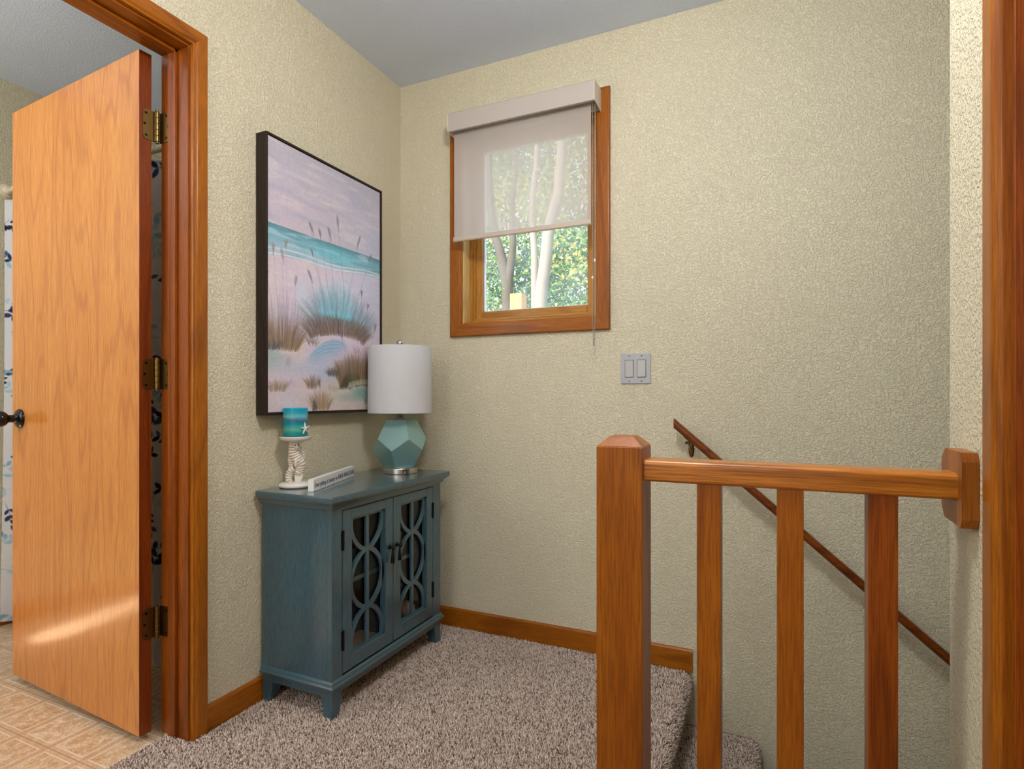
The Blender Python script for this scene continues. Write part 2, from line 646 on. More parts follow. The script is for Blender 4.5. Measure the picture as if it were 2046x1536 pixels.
# landing floor reaching under the railing and along the hallway
v = [bm.verts.new(p) for p in ((-1.65, 0.30, 0), (-0.30, 0.30, 0), (-0.30, 1.08, 0), (-1.65, 1.08, 0))]
bm.faces.new(v)
v = [bm.verts.new(p) for p in ((-0.30, -3.0, 0), (0.39, -3.0, 0), (0.39, 1.08, 0), (-0.30, 1.08, 0))]
bm.faces.new(v)
v = [bm.verts.new(p) for p in ((-1.60, -3.0, 0), (-0.30, -3.0, 0), (-0.30, 0.30, 0), (-1.60, 0.30, 0))]
bm.faces.new(v)
struct(finish('floor', bm, carpet_m, smooth=50))
bm = B()
box(bm, -3.2, -1.648, -1.1, YB, -0.06, -0.012)
fb = finish('floor_bathroom', bm, vinyl_m, None)
# tile seams run through x = -1.771, -1.9245 ... and y = 0.95 ...
fb.location = (-1.7715 + 0.1535 * 0, 0.955, 0)
for vv in fb.data.vertices:
    vv.co.x += 1.7715
    vv.co.y -= 0.955
struct(fb)
struct(bx('floor_stair_foot', carpet_m, None, 1.5, 3.0, 1.1, YB, -2.75, -2.70))

# baseboards
def base_profile(h=0.078, t=0.012):
    return [(0, 0), (t, 0), (t, h - 0.006), (t - 0.004, h - 0.001), (t - 0.006, h), (0, h)]
bm = B()
prism(bm, [(XL + a, b) for a, b in base_profile()], 'Y', 1.184, YB)
struct(finish('baseboard_left', bm, oak_y))
bm = B()
prism(bm, [(YB - a, b) for a, b in base_profile(0.083)], 'X', XL + 0.012, -0.262)
struct(finish('baseboard_back', bm, oak_x))
bm = B()
prism(bm, [(-3.15 + a, b - 0.012) for a, b in base_profile()], 'Y', -1.05, 1.47)
struct(finish('baseboard_bathroom', bm, oak_y))

# ------------------------------------------------------------------ door openings
def casing_profile(t=0.018, w=0.047):
    # (across from opening edge, out from the wall)
    return [(0, 0), (0, 0.009), (0.002, 0.012), (0.005, 0.013), (0.007, 0.0125), (0.009, 0.015), (0.012, t - 0.001), (0.016, t), (w - 0.004, t), (w - 0.001, t - 0.002), (w, t - 0.005), (w, 0)]

def door_trim(name, xw, sgn, y0, y1, zt, depth, label_mat_h=oak_y):
    """opening y0..y1 in a wall plane x = xw; casing stands out along sgn; jamb runs back by depth"""
    e = struct(empty(name, (xw, y1, 0)))
    P = lambda v: v
    def fin(nm, bm, m):
        for vtx in bm.verts:
            vtx.co.x -= xw
            vtx.co.y -= y1
        return finish(nm, bm, m, e, 35)
    cp = casing_profile()
    for side in (1, -1):
        bm = B()
        yo = y1 + 0.006 if side == 1 else y0 - 0.006
        w = cp[-1][0]
        zin, zout = zt + 0.006, zt + 0.006 + w
        lo, hi = [], []
        for c, o in cp:
            y = yo + side * c
            lo.append(bm.verts.new((xw + sgn * o, y, 0)))
            hi.append(bm.verts.new((xw + sgn * o, y, zin + c)))
        n = len(cp)
        for i in range(n):
            j = (i + 1) % n
            bm.faces.new((lo[i], lo[j], hi[j], hi[i]))
        bm.faces.new(lo)
        bm.faces.new(hi[::-1])
        fin('side_casing', bm, oak_z)
        bm = B()
        box(bm, min(xw, xw - sgn * depth), max(xw, xw - sgn * depth), *(sorted((yo - side * 0.006, yo + side * 0.004))), 0, zt, bevel=0.0008, seg=1)
        xs = sorted((xw - sgn * 0.045, xw - sgn * 0.077))
        ys = sorted((yo - side * 0.006, yo - side * 0.016))
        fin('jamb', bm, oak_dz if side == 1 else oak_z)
        bm = B()
        box(bm, xs[0], xs[1], ys[0], ys[1], 0, zt, bevel=0.002)
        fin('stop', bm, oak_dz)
    bm = B()
    a, b = [], []
    for c, o in cp:
        a.append(bm.verts.new((xw + sgn * o, y0 - 0.006 - c, zt + 0.006 + c)))
        b.append(bm.verts.new((xw + sgn * o, y1 + 0.006 + c, zt + 0.006 + c)))
    for i in range(len(cp)):
        j = (i + 1) % len(cp)
        bm.faces.new((a[i], a[j], b[j], b[i]))
    bm.faces.new(a)
    bm.faces.new(b[::-1])
    fin('head_casing', bm, label_mat_h)
    bm = B()
    box(bm, min(xw, xw - sgn * depth), max(xw, xw - sgn * depth), y0 - 0.004, y1 + 0.004, zt, zt + 0.007)
    fin('head_jamb', bm, oak_y)
    bm = B()
    xs = sorted((xw - sgn * 0.045, xw - sgn * 0.077))
    box(bm, xs[0], xs[1], y0, y1, zt - 0.010, zt, bevel=0.002)
    fin('head_stop', bm, oak_y)
    return e

trim1 = door_trim('trim_1', XL, 1, 0.309, 1.131, 2.046, 0.119)
trim2 = door_trim('trim_2', XR, -1, 0.061, 0.873, 2.046, 0.12)

# ------------------------------------------------------------------ bathroom door, standing open
TH = R(-3.86)
door = struct(empty('door_1', (-1.692, 1.072, 0.012), TH))
bm = B()
box(bm, -0.803, 0, 0, 0.0355, 0, 2.026, bevel=0.0012, seg=1)
# front face veneer material 0, edges 1
oak_edge = wood('shaded_door_edge', (138, 62, 14), (120, 50, 10), (76, 26, 4), 'Z')  # darker oak copy; shade on the door edge put into its colour
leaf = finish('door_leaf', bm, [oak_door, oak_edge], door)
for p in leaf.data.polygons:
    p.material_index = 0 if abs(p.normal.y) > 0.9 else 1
kn = bm = B()
lathe(bm, [(0.0, 0.001), (0.033, 0.0), (0.034, -0.004), (0.031, -0.009), (0.022, -0.013), (0.015, -0.017), (0.0135, -0.022), (0.0135, -0.034), (0.017, -0.038),
           (0.022, -0.042), (0.0265, -0.049), (0.028, -0.057), (0.026, -0.065), (0.020, -0.071), (0.010, -0.074), (0.0, -0.0745)], n=40, cap=False, axis='Y')
k = finish('knob', bm, bronze_m, door, 50, (-0.743, 0, 0.925))
k['label'] = 'dark bronze round knob'
bx('latch_plate', brass_m, door, -0.8045, -0.8025, 0.006, 0.029, 0.90, 0.955)

def hinge(parent, zc):
    hg = empty('hinge', (0, 0, 0))
    hg.parent = parent
    return hg

def rounded_plate(bm, w0, w1, z0, z1, r, plane, d0, d1, corner_side):
    """plate in (w,z) with two rounded corners on corner_side ('lo'/'hi')"""
    pts = []
    def arc(cx, cz, a0, a1):
        for i in range(6):
            a = R(a0 + (a1 - a0) * i / 5)
            pts.append((cx + r * math.cos(a), cz + r * math.sin(a)))
    if corner_side == 'lo':
        pts.append((w1, z0)); pts.append((w1, z1))
        arc(w0 + r, z1 - r, 90, 180)
        arc(w0 + r, z0 + r, 180, 270)
    else:
        pts.append((w0, z1)); pts.append((w0, z0))
        arc(w1 - r, z0 + r, 270, 360)
        arc(w1 - r, z1 - r, 0, 90)
    prism(bm, pts, plane, d0, d1)

pinx, piny = 0.009, 0.046     # in door frame
for zc in (1.813, 1.070, 0.326):
    bm = B()
    # leaf on the door's hinge edge
    rounded_plate(bm, 0.009, piny, zc - 0.045, zc + 0.045, 0.012, 'X', 0.0002, 0.0026, 'lo')
    for i in range(5):
        z0 = zc - 0.045 + i * 0.018
        lr = 0.0066
        lathe(bm, [(lr - 0.0006, z0 + 0.0004), (lr, z0 + 0.0012), (lr, z0 + 0.0168), (lr - 0.0006, z0 + 0.0176)], pinx, piny, 16)
    lathe(bm, [(0.003, zc + 0.044), (0.005, zc + 0.046), (0.005, zc + 0.049), (0.002, zc + 0.051)], pinx, piny, 14)
    lathe(bm, [(0.002, zc - 0.050), (0.005, zc - 0.049), (0.005, zc - 0.046), (0.003, zc - 0.044)], pinx, piny, 14)
    h = finish('hinge', bm, brass_m, door, 40)
    # jamb leaf, standing on the jamb face (world y = 1.131)
    bm = B()
    inv = Matrix.Rotation(-TH, 3, 'Z')
    def w2l(x, y, z):
        v = inv @ Vector((x + 1.692, y - 1.072, 0))
        return (v.x, v.y, z)
    b2 = B()
    rounded_plate(b2, -1.684, -1.6365, zc - 0.045, zc + 0.045, 0.012, 'Y', 1.1284, 1.1312, 'hi')
    for vv in b2.verts:
        vv.co = w2l(*vv.co)
    finish('jamb_leaf', b2, brass_m, h)
    for dz, dy in ((0.033, 0.018), (0.0, 0.014), (-0.033, 0.018)):
        b3 = B()
        lathe(b3, [(0.0042, 0), (0.0038, 0.001), (0.0, 0.0012)], n=14, cap=False, axis='X')
        finish('screw', b3, brass_dark, h, 40, (0.0026, dy, zc + dz))
    for dz, dx in ((0.033, 0.030), (0.0, 0.038), (-0.033, 0.030)):
        b3 = B()
        lathe(b3, [(0.0042, 0), (0.0038, -0.001), (0.0, -0.0012)], n=14, cap=False, axis='Y')
        finish('screw', b3, brass_dark, h, 40, w2l(-1.684 + dx, 1.1284, zc + dz))

# closed door in the right-hand opening
d2 = struct(empty('door_2', (XR + 0.082, 0.873, 0.012)))
bm = B()
box(bm, 0, 0.035, -0.809, -0.003, 0, 2.03)
finish('door_leaf', bm, oak_door, d2)

# ------------------------------------------------------------------ window
win = struct(empty('window_1', (WX0, YB, WZ0)))
def wfin(nm, bm, m, sm=None):
    for v in bm.verts:
        v.co -= Vector((WX0, YB, WZ0))
    return finish(nm, bm, m, win, sm)
TW = 0.056
tp = [(0, 0), (0, 0.012), (0.003, 0.016), (0.006, 0.018), (TW - 0.006, 0.018), (TW - 0.002, 0.016), (TW, 0.012), (TW, 0)]
cx0, cx1, cz0, cz1 = WX0, WX1, WZ0, WZ1
def frame_pieces():
    sides = [('side_casing', oak_z, [(cx0, cz0, -1, -1), (cx0, cz1, -1, 1)]), ('side_casing', oak_z, [(cx1, cz0, 1, -1), (cx1, cz1, 1, 1)]),
             ('sill_casing', oak_x, [(cx0, cz0, -1, -1), (cx1, cz0, 1, -1)]), ('head_casing', oak_x, [(cx0, cz1, -1, 1), (cx1, cz1, 1, 1)])]
    for nm, m, ends in sides:
        bm = B()
        rows = []
        for (x, z, sx, sz) in ends:
            rows.append([bm.verts.new((x + sx * c, YB - o, z + sz * c)) for c, o in tp])
        for i in range(len(tp)):
            j = (i + 1) % len(tp)
            bm.faces.new((rows[0][i], rows[0][j], rows[1][j], rows[1][i]))
        bm.faces.new(rows[0]); bm.faces.new(rows[1][::-1])
        wfin(nm, bm, m, 35)
frame_pieces()
def ring_frame(nm, x0, x1, z0, z1, w, y0, y1, mz=pine_win, mx=pine_winx, wb=None, bev=0.0015):
    wb = wb or w
    for a in ((x0, x0 + w, z0, z1), (x1 - w, x1, z0, z1)):
        bm = B(); box(bm, a[0], a[1], y0, y1, a[2], a[3], bevel=bev, seg=1); wfin(nm + '_stile', bm, mz, 30)
    for a in ((x0 + w, x1 - w, z0, z0 + wb), (x0 + w, x1 - w, z1 - w, z1)):
        bm = B(); box(bm, a[0], a[1], y0, y1, a[2], a[3], bevel=bev, seg=1); wfin(nm + '_rail', bm, mx, 30)
# extension jamb lining the opening, then the window frame and the sash
pale_jamb = wood('pale_window_jamb', (226, 196, 130), (214, 180, 108), (176, 136, 70), 'Z', 0.4, 0.2)
ring_frame('jamb', WX0, WX1, WZ0, WZ1, 0.007, YB - 0.001, YB + 0.06, pale_jamb, pine_winx)
ring_frame('frame', WX0, WX1, WZ0, WZ1, 0.020, YB + 0.052, YB + 0.115, bev=0.003)
ring_frame('inner_frame', WX0 + 0.018, WX1 - 0.018, WZ0 + 0.018, WZ1 - 0.018, 0.012, YB + 0.064, YB + 0.115)
ring_frame('sash', WX0 + 0.026, WX1 - 0.026, WZ0 + 0.026, WZ1 - 0.026, 0.034, YB + 0.072, YB + 0.112, bev=0.004)
bm = B()
box(bm, WX0 + 0.055, WX1 - 0.055, YB + 0.094, YB + 0.098, WZ0 + 0.055, WZ1 - 0.055)
wfin('pane', bm, pane_m)
spacer = plain('pale_spacer', (214, 226, 232), 0.5)
bm = B()
sx0, sx1, sz0, sz1 = WX0 + 0.059, WX1 - 0.059, WZ0 + 0.059, WZ1 - 0.059
for a in ((sx0, sx0 + 0.005, sz0, sz1), (sx1 - 0.005, sx1, sz0, sz1), (sx0, sx1, sz0, sz0 + 0.005), (sx0, sx1, sz1 - 0.005, sz1)):
    box(bm, a[0], a[1], YB + 0.088, YB + 0.104, a[2], a[3])
wfin('glazing_spacer', bm, spacer)

# ------------------------------------------------------------------ roller blind
bl = empty('roller_blind', (-0.921, YB - 0.018, 2.133))
tag(bl, 'pale sheer roller blind with boxed valance, half lowered over the window', 'blind')
def bfin(nm, bm, m, sm=None):
    for v in bm.verts:
        v.co -= Vector((-0.921, YB - 0.018, 2.133))
    return finish(nm, bm, m, bl, sm)
bm = B()
vp = [(2.170, 2.133), (2.176, 2.210), (2.081, 2.210), (2.077, 2.205), (2.0755, 2.17), (2.077, 2.138), (2.080, 2.133), (2.092, 2.133), (2.092, 2.136), (2.0835, 2.137), (2.080, 2.17), (2.083, 2.205), (2.165, 2.206), (2.165, 2.133)]
prism(bm, vp, 'X', -1.240, -0.606)
bfin('valance', bm, valance_m, 30)
capm = plain('end_cap', (226, 214, 202), 0.5)
for x in (-1.243, -0.606):
    bm = B()
    prism(bm, [(2.170, 2.125), (2.170, 2.2115), (2.079, 2.2115), (2.075, 2.205), (2.0738, 2.17), (2.075, 2.137), (2.080, 2.131), (2.10, 2.131)], 'X', x, x + 0.003)
    bfin('end_cap', bm, capm, 30)
bm = B()
for i in range(1):
    rings = []
tube(bm, [(-1.236, 2.136, 2.176), (-0.610, 2.136, 2.176)], 0.019, 24)
bfin('roller', bm, slot_m, 60)
bm = B()
xs = np.linspace(-1.234, -0.629, 30)
zs = np.linspace(1.692, 2.176, 20)
g = [[bm.verts.new((x, 2.117 + 0.0012 * math.sin(x * 7 + z * 3), z)) for z in zs] for x in xs]
for i in range(len(xs) - 1):
    for j in range(len(zs) - 1):
        bm.faces.new((g[i][j], g[i + 1][j], g[i + 1][j + 1], g[i][j + 1]))
o = bfin('fabric', bm, blind_m, 60)
bm = B()
prism(bm, [(2.112, 1.695), (2.111, 1.679), (2.114, 1.675), (2.120, 1.675), (2.123, 1.679), (2.122, 1.695)], 'X', -1.235, -0.628)
bfin('hem_bar', bm, bar_m, 40)
# bead chain, two strands joined at the bottom
bm = B()
def bead(p, r):
    m = Matrix.Translation(p)
    bmesh.ops.create_icosphere(bm, subdivisions=1, radius=r, matrix=m)
zz = 2.150
cxm, cym = -0.6165, 2.112
while zz > 1.212:
    w = 0.0042 if zz > 1.30 else 0.0042 * max(0.25, (zz - 1.2) / 0.10)
    bead((cxm - w, cym, zz), 0.0021)
    bead((cxm + w, cym + 0.002, zz - 0.0022), 0.0021)
    zz -= 0.0050
bead((cxm, cym, 1.206), 0.0021)
for x in (-1, 1):
    tube(bm, [(cxm + x * 0.0042, cym + (0.002 if x > 0 else 0), 2.15), (cxm + x * 0.0042, cym + (0.002 if x > 0 else 0), 1.30), (cxm + x * 0.001, cym, 1.206)], 0.0006, 6)
bfin('bead_chain', bm, steel_m, 60)
clear = plain('clear_connector', (236, 236, 240), 0.15)
for x, z in ((0.0042, 1.535), (-0.0042, 1.470)):
    bm = B()
    tube(bm, [(cxm + x, cym - 0.001, z - 0.006), (cxm + x, cym - 0.001, z - 0.003), (cxm + x, cym - 0.001, z + 0.003), (cxm + x, cym - 0.001, z + 0.006)], [0.002, 0.0038, 0.0038, 0.002], 12)
    bfin('chain_connector', bm, clear, 50)

# ------------------------------------------------------------------ light switch
sw = empty('light_switch', (-0.4725, YB, 1.122))
tag(sw, 'pale grey double rocker light switch plate on the cream wall right of the window', 'light switch')
bm = B()
box(bm, -0.0575, 0.0575, -0.006, 0, -0.0575, 0.0575, bevel=0.002)
finish('plate', bm, switch_m, sw, 40)
for sx, tilt in ((-0.0235, 1), (0.0235, -1)):
    bm = B()
    box(bm, -0.0175, 0.0175, -0.0068, -0.005, -0.034, 0.034, bevel=0.0008, seg=1)
    fr = finish('rocker_surround', bm, plain('rocker_gap', (120, 118, 118), 0.5), sw, 30, (sx, 0, 0))
    bm = B()
    prism(bm, [(-0.0062, -0.0315), (-0.0085 - 0.0018 * (tilt < 0), -0.0315), (-0.0088, 0.0), (-0.0085 - 0.0018 * (tilt > 0), 0.0315), (-0.0062, 0.0315)], 'X', -0.015, 0.015)
    finish('rocker', bm, plain('rocker_plastic', (188, 186, 182), 0.3), fr, 30)
for sx in (-0.0235, 0.0235):
    for sz in (-0.0485, 0.0485):
        bm = B()
        lathe(bm, [(0.0032, -0.006), (0.003, -0.0068), (0.0012, -0.0073), (0, -0.0073)], n=14, cap=False, axis='Y')
        finish('screw', bm, plain('screw_grey', (110, 106, 104), 0.4), sw, 40, (sx, 0, sz))

# ------------------------------------------------------------------ framed picture
PY0, PY1, PZ0, PZ1 = 1.372, 1.985, 0.952, 1.891
pic = empty('framed_picture', (XL, (PY0 + PY1) / 2, PZ0))
tag(pic, 'large beach dune and sea oats painting in a dark wood float frame', 'picture')
off = Vector((XL, (PY0 + PY1) / 2, PZ0))
def pfin(nm, bm, m, sm=None, parent=pic):
    for v in bm.verts:
        v.co -= off
    return finish(nm, bm, m, parent, sm)
fx0, fx1 = XL + 0.002, XL + 0.050
fw = 0.007
for nm, m, a in (('frame_side', frame_wood, (PY0, PY0 + fw, PZ0, PZ1)), ('frame_side', frame_wood, (PY1 - fw, PY1, PZ0, PZ1)),
                 ('frame_rail', frame_wood_y, (PY0 + fw, PY1 - fw, PZ0, PZ0 + fw)), ('frame_rail', frame_wood_y, (PY0 + fw, PY1 - fw, PZ1 - fw, PZ1))):
    bm = B()
    box(bm, fx0, fx1, a[0], a[1], a[2], a[3], bevel=0.0008, seg=1)
    pfin(nm, bm, m)
bm = B()
box(bm, fx0, fx0 + 0.006, PY0 + fw, PY1 - fw, PZ0 + fw, PZ1 - fw)
pfin('backing', bm, black_m)

def paint_canvas(W, Hh):
    r = np.random.default_rng(5)
    S, T = np.meshgrid((np.arange(W) + .5) / W, (np.arange(Hh) + .5) / Hh)   # T from bottom
    img = np.zeros((Hh, W, 3))
    def vnoise(fx, fy, oct=3, seed=0):
        rr = np.random.default_rng(seed)
        out = np.zeros((Hh, W)); amp = 1; tot = 0
        for o_ in range(oct):
            nx, ny = int(fx * 2 ** o_) + 2, int(fy * 2 ** o_) + 2
            gr = rr.random((ny + 1, nx + 1))
            u = S * (nx - 1); v = T * (ny - 1)
            i = u.astype(int); j = v.astype(int)
            fu = u - i; fv = v - j
            fu = fu * fu * (3 - 2 * fu); fv = fv * fv * (3 - 2 * fv)
            out += amp * ((gr[j, i] * (1 - fu) + gr[j, i + 1] * fu) * (1 - fv) + (gr[j + 1, i] * (1 - fu) + gr[j + 1, i + 1] * fu) * fv)
            tot += amp; amp *= .55
        return out / tot
    def blend(mask, col):
        img[:] = img * (1 - mask[..., None]) + np.array(col, float) * mask[..., None]
    def sm(a, b, x):
        t = np.clip((x - a) / (b - a), 0, 1)
        return t * t * (3 - 2 * t)
    def blob(cs, ct, rs, rt, soft=0.5):
        d = np.sqrt(((S - cs) / rs) ** 2 + ((T - ct) / rt) ** 2)
        return 1 - sm(1 - soft, 1 + soft * .4, d)
    # sky
    img[:] = (196, 190, 206)
    blend(sm(0.9, 0.2, S) * sm(1.0, .7, T) * .55, (214, 196, 208))
    blend(sm(.88, 1.0, T) * .5, (178, 176, 188))
    blend(sm(.5, 1.0, S) * sm(.95, .7, T) * .5, (186, 200, 222))
    st = vnoise(3, 26, 3, 1)
    blend(sm(.52, .75, st) * .5, (178, 176, 200))
    st = vnoise(4, 34, 3, 2)
    blend(sm(.55, .75, st) * .5, (222, 212, 216))
    for cs, ct, rs, rt in ((.35, .935, .09, .012), (.28, .90, .2, .01), (.62, .90, .10, .008), (.88, .88, .09, .008), (.15, .80, .12, .006), (.5, .845, .12, .008), (.72, .955, .08, .006)):
        blend(blob(cs, ct, rs, rt, 1.0) * .4, (232, 220, 216))
    # sea
    sea = sm(.687, .690, T)
    hor = .689
    seam = (T < hor)
    sc = np.zeros_like(img)
    t1 = sm(.56, .69, T)
    top = np.array((92, 142, 158.)); mid = np.array((114, 176, 194.)); low = np.array((186, 200, 216.))
    sc = low * (1 - t1[..., None]) + mid * t1[..., None]
    k2 = sm(.655, .69, T)
    sc = sc * (1 - k2[..., None]) + top * k2[..., None]
    img[seam] = sc[seam]
    st = vnoise(4, 90, 3, 3)
    blend(seam * sm(.5, .72, st) * .5 * (T > .57), (84, 150, 170))
    st = vnoise(5, 80, 3, 4)
    blend(seam * sm(.55, .75, st) * .6 * (T > .565), (190, 216, 228))
    blend(seam * blob(.55, .64, .28, .035, .8) * .5, (96, 206, 218))
    shore = .575 + .03 * S + .006 * np.sin(S * 9)
    blend(seam * np.exp(-((T - shore) / .0035) ** 2) * .9, (232, 232, 238))
    blend(seam * np.exp(-((T - shore - .022 + .01 * S) / .003) ** 2) * .8, (226, 232, 238))
    blend(seam * np.exp(-((T - shore + .008) / .004) ** 2) * .5, (130, 156, 170))
    # sand
    sand = T < shore - .005
    n = vnoise(6, 9, 4, 6)
    base = np.array((216, 200, 214.)) * np.ones_like(img)
    kk = sm(.35, .7, n)[..., None]
    base = base * (1 - kk * .6) + np.array((226, 208, 208.)) * kk * .6
    rt = sm(.45, 1, S)[..., None] * sm(.2, .45, T)[..., None]
    base = base * (1 - .7 * rt) + np.array((196, 204, 232.)) * .7 * rt
    lowm = sm(.16, .0, T)[..., None]
    base = base * (1 - .5 * lowm) + np.array((214, 202, 196.)) * .5 * lowm
    img[sand] = base[sand]
    st = vnoise(5, 60, 3, 8)
    blend(sand * sm(.55, .75, st) * .3, (236, 224, 228))
    blend(blob(.26, .44, .08, .08, .9) * .5, (196, 214, 236))
    blend(blob(.02, .20, .16, .05, .9) * .7, (156, 184, 182))
    blend(blob(.14, .165, .2, .03, .9) * .5, (184, 196, 204))
    blend(blob(.16, .235, .12, .022, .9) * .8, (232, 214, 200))
    blend(blob(.55, .09, .22, .06, .9) * .5, (208, 204, 186))
    blend(blob(.75, .03, .3, .05, .9) * .5, (212, 202, 182))
    L = []
    def stroke(s0, t0, s1, t1_, bend, col, a, wpx=1.0, taper=True, c2=None):
        n_ = int(max(abs(s1 - s0) * W, abs(t1_ - t0) * Hh) * 1.5) + 3
        u = np.linspace(0, 1, n_)
        s = s0 + (s1 - s0) * u + bend * u * u
        t = t0 + (t1_ - t0) * u
        c = np.array(col, float)[None] * np.ones((n_, 1))
        if c2 is not None:
            c = c * (1 - u[:, None]) + np.array(c2, float)[None] * u[:, None]
        al = a * (1 - (u ** 3) * (.8 if taper else 0))
        x = s * W - .5; y = t * Hh - .5
        for dx in range(int(math.ceil(wpx))):
            for (ox, oy) in ((0, 0), (1, 0), (0, 1), (1, 1)):
                xi = np.floor(x).astype(int) + ox + dx; yi = np.floor(y).astype(int) + oy
                w_ = np.abs(1 - np.abs(x + dx - xi)) * np.abs(1 - np.abs(y - yi)) * al
                ok = (xi >= 0) & (xi < W) & (yi >= 0) & (yi < Hh)
                xi, yi, ww, cc = xi[ok], yi[ok], np.clip(w_[ok], 0, 1), c[ok]
                img[yi, xi] = img[yi, xi] * (1 - ww[:, None]) + cc * ww[:, None]
    def tuft(cs, ct, hw, h, nn, lean, cols, a=.7, hv=.35, base_arch=0.0, tip=None):
        for _ in range(nn):
            q = r.uniform(-1, 1)
            s0 = cs + q * hw
            t0 = ct + base_arch * (1 - q * q) + r.uniform(-.008, .01)
            hh = h * (1 - hv * q * q) * r.uniform(.55, 1.1)
            col = cols[r.integers(len(cols))]
            stroke(s0, t0, s0 + q * lean + r.uniform(-.02, .02), t0 + hh, q * lean * r.uniform(0, .8), col, a * r.uniform(.5, 1), 1, True, tip)
    BR = [(104, 84, 72), (132, 108, 88), (150, 124, 96), (84, 70, 66), (170, 146, 112), (120, 98, 92)]
    GR = [(110, 140, 150), (88, 120, 136), (140, 170, 180), (120, 120, 130)]
    CY = [(120, 200, 214), (96, 180, 200), (160, 214, 226), (104, 150, 176), (140, 208, 214)]
    # left tuft
    tuft(.11, .25, .13, .20, 420, .05, [(170, 150, 160), (150, 134, 150), (186, 168, 176), (140, 150, 180)], .5)
    tuft(.10, .235, .13, .12, 520, .06, BR + [(176, 140, 90), (186, 152, 100)], .75)
    tuft(.03, .232, .05, .035, 90, .03, [(80, 84, 92), (90, 98, 104)], .8)
    # centre tuft
    tuft(.57, .34, .19, .20, 800, .07, CY, .55, .5, .03, (190, 214, 232))
    tuft(.60, .32, .24, .17, 620, .12, GR, .55, .5, .03)
    tuft(.57, .29, .25, .085, 900, .07, BR + [(84, 62, 60), (100, 76, 78)], .8, .2, .028)
    tuft(.56, .39, .14, .13, 260, .03, [(120, 214, 226), (150, 226, 236), (90, 190, 214)], .7, .4, .0, (180, 220, 236))
    tuft(.60, .41, .22, .12, 120, .06, [(110, 120, 136), (130, 140, 156)], .5)
    tuft(.34, .262, .03, .045, 45, .03, [(60, 58, 56), (84, 74, 62), (110, 90, 70)], .6)
    # pinkish sand on the dune crest, and the blue dune
    blend(blob(.70, .275, .12, .045, .6) * .85, (224, 208, 224))
    top_ = np.interp(S, [.2, .24, .30, .36, .44, .52, .58, .62, .66, .69, .75], [.15, .178, .215, .252, .285, .300, .300, .292, .276, .255, .2])
    bot_ = np.interp(S, [.2, .28, .4, .55, .62, .7], [.168, .160, .168, .200, .225, .258])
    mk = sm(0, .012, top_ - T) * sm(0, .075, T - bot_) * sm(.20, .38, S) * sm(.72, .64, S)
    blend(blob(.42, .17, .26, .05, 1.0) * .5, (176, 196, 222))
    blend(mk * .85, (146, 184, 212))
    ridge = np.sin((top_ - T) / np.maximum(top_ - bot_, .02) * 44 + 5 * np.sin(S * 5) + 9 * vnoise(6, 8, 2, 77))
    blend(mk * sm(.3, 1, ridge) * .45, (184, 214, 228))
    blend(mk * sm(-.3, -1, ridge) * .2, (104, 156, 198))
    blend(blob(.47, .145, .16, .03, .9) * .5, (186, 198, 228))
    tuft(.84, .245, .1, .05, 80, .03, [(150, 120, 160)], .35)
    # right tuft
    tuft(.84, .14, .15, .15, 300, .05, [(140, 112, 96), (170, 150, 140)], .5)
    tuft(.78, .10, .19, .125, 1100, .05, BR + [(160, 134, 92), (176, 150, 106)], .85, .2, .01)
    tuft(.94, .11, .07, .12, 260, .03, BR, .85, .1)
    tuft(.64, .094, .07, .06, 130, -.05, [(60, 62, 52), (88, 84, 62), (76, 60, 50)], .6)
    tuft(.72, .105, .06, .07, 120, .01, [(72, 84, 64), (92, 90, 64)], .7)
    # small tufts
    tuft(.52, .148, .04, .03, 150, .02, [(104, 96, 90), (84, 84, 76), (130, 118, 104)], .8)
    tuft(.07, .082, .05, .04, 130, .03, [(150, 124, 100), (130, 108, 88), (170, 148, 124)], .75)
    tuft(.335, .095, .035, .05, 120, .03, [(130, 104, 92), (104, 84, 74), (160, 138, 110)], .75)
    tuft(.40, .097, .01, .04, 14, .0, [(110, 84, 90)], .7)
    tuft(.41, .008, .07, .075, 260, .03, [(170, 140, 104), (140, 116, 92), (190, 162, 124)], .75)
    tuft(.36, .005, .02, .05, 30, -.02, [(70, 80, 92)], .8)
    tuft(.165, .1, .05, .03, 14, .0, [(160, 130, 150)], .6)
    tuft(.15, .17, .02, .05, 20, .0, [(170, 150, 160)], .5)
    tuft(.53, .082, .05, .03, 30, .0, [(176, 148, 124)], .6)
    tuft(.87, .03, .04, .05, 50, .01, [(120, 120, 100)], .6)
    blend(blob(.80, .075, .12, .035, .8) * .85, (132, 170, 160))
    blend(blob(.70, .055, .16, .022, .9) * .5, (150, 180, 168))
    for _ in range(260):
        s0 = r.uniform(.66, .97)
        stroke(s0, .095 + .018 * math.sin((s0 - .66) * 9), s0 + r.uniform(-.01, .02), .118 + .018 * math.sin((s0 - .66) * 9), 0, (196, 200, 172), .5)
    # tall stems with seed heads
    def seed(s, t, l, lean, col=(120, 116, 124)):
        for i in range(26):
            u = i / 26
            ss = s - lean * u; tt = t - l * u
            for sd in (-1, 1):
                stroke(ss, tt, ss + sd * .013 * math.sin(math.pi * min(1, u + .15)) + lean * .2, tt + .012, 0, col, .55)
    dk = (104, 120, 136)
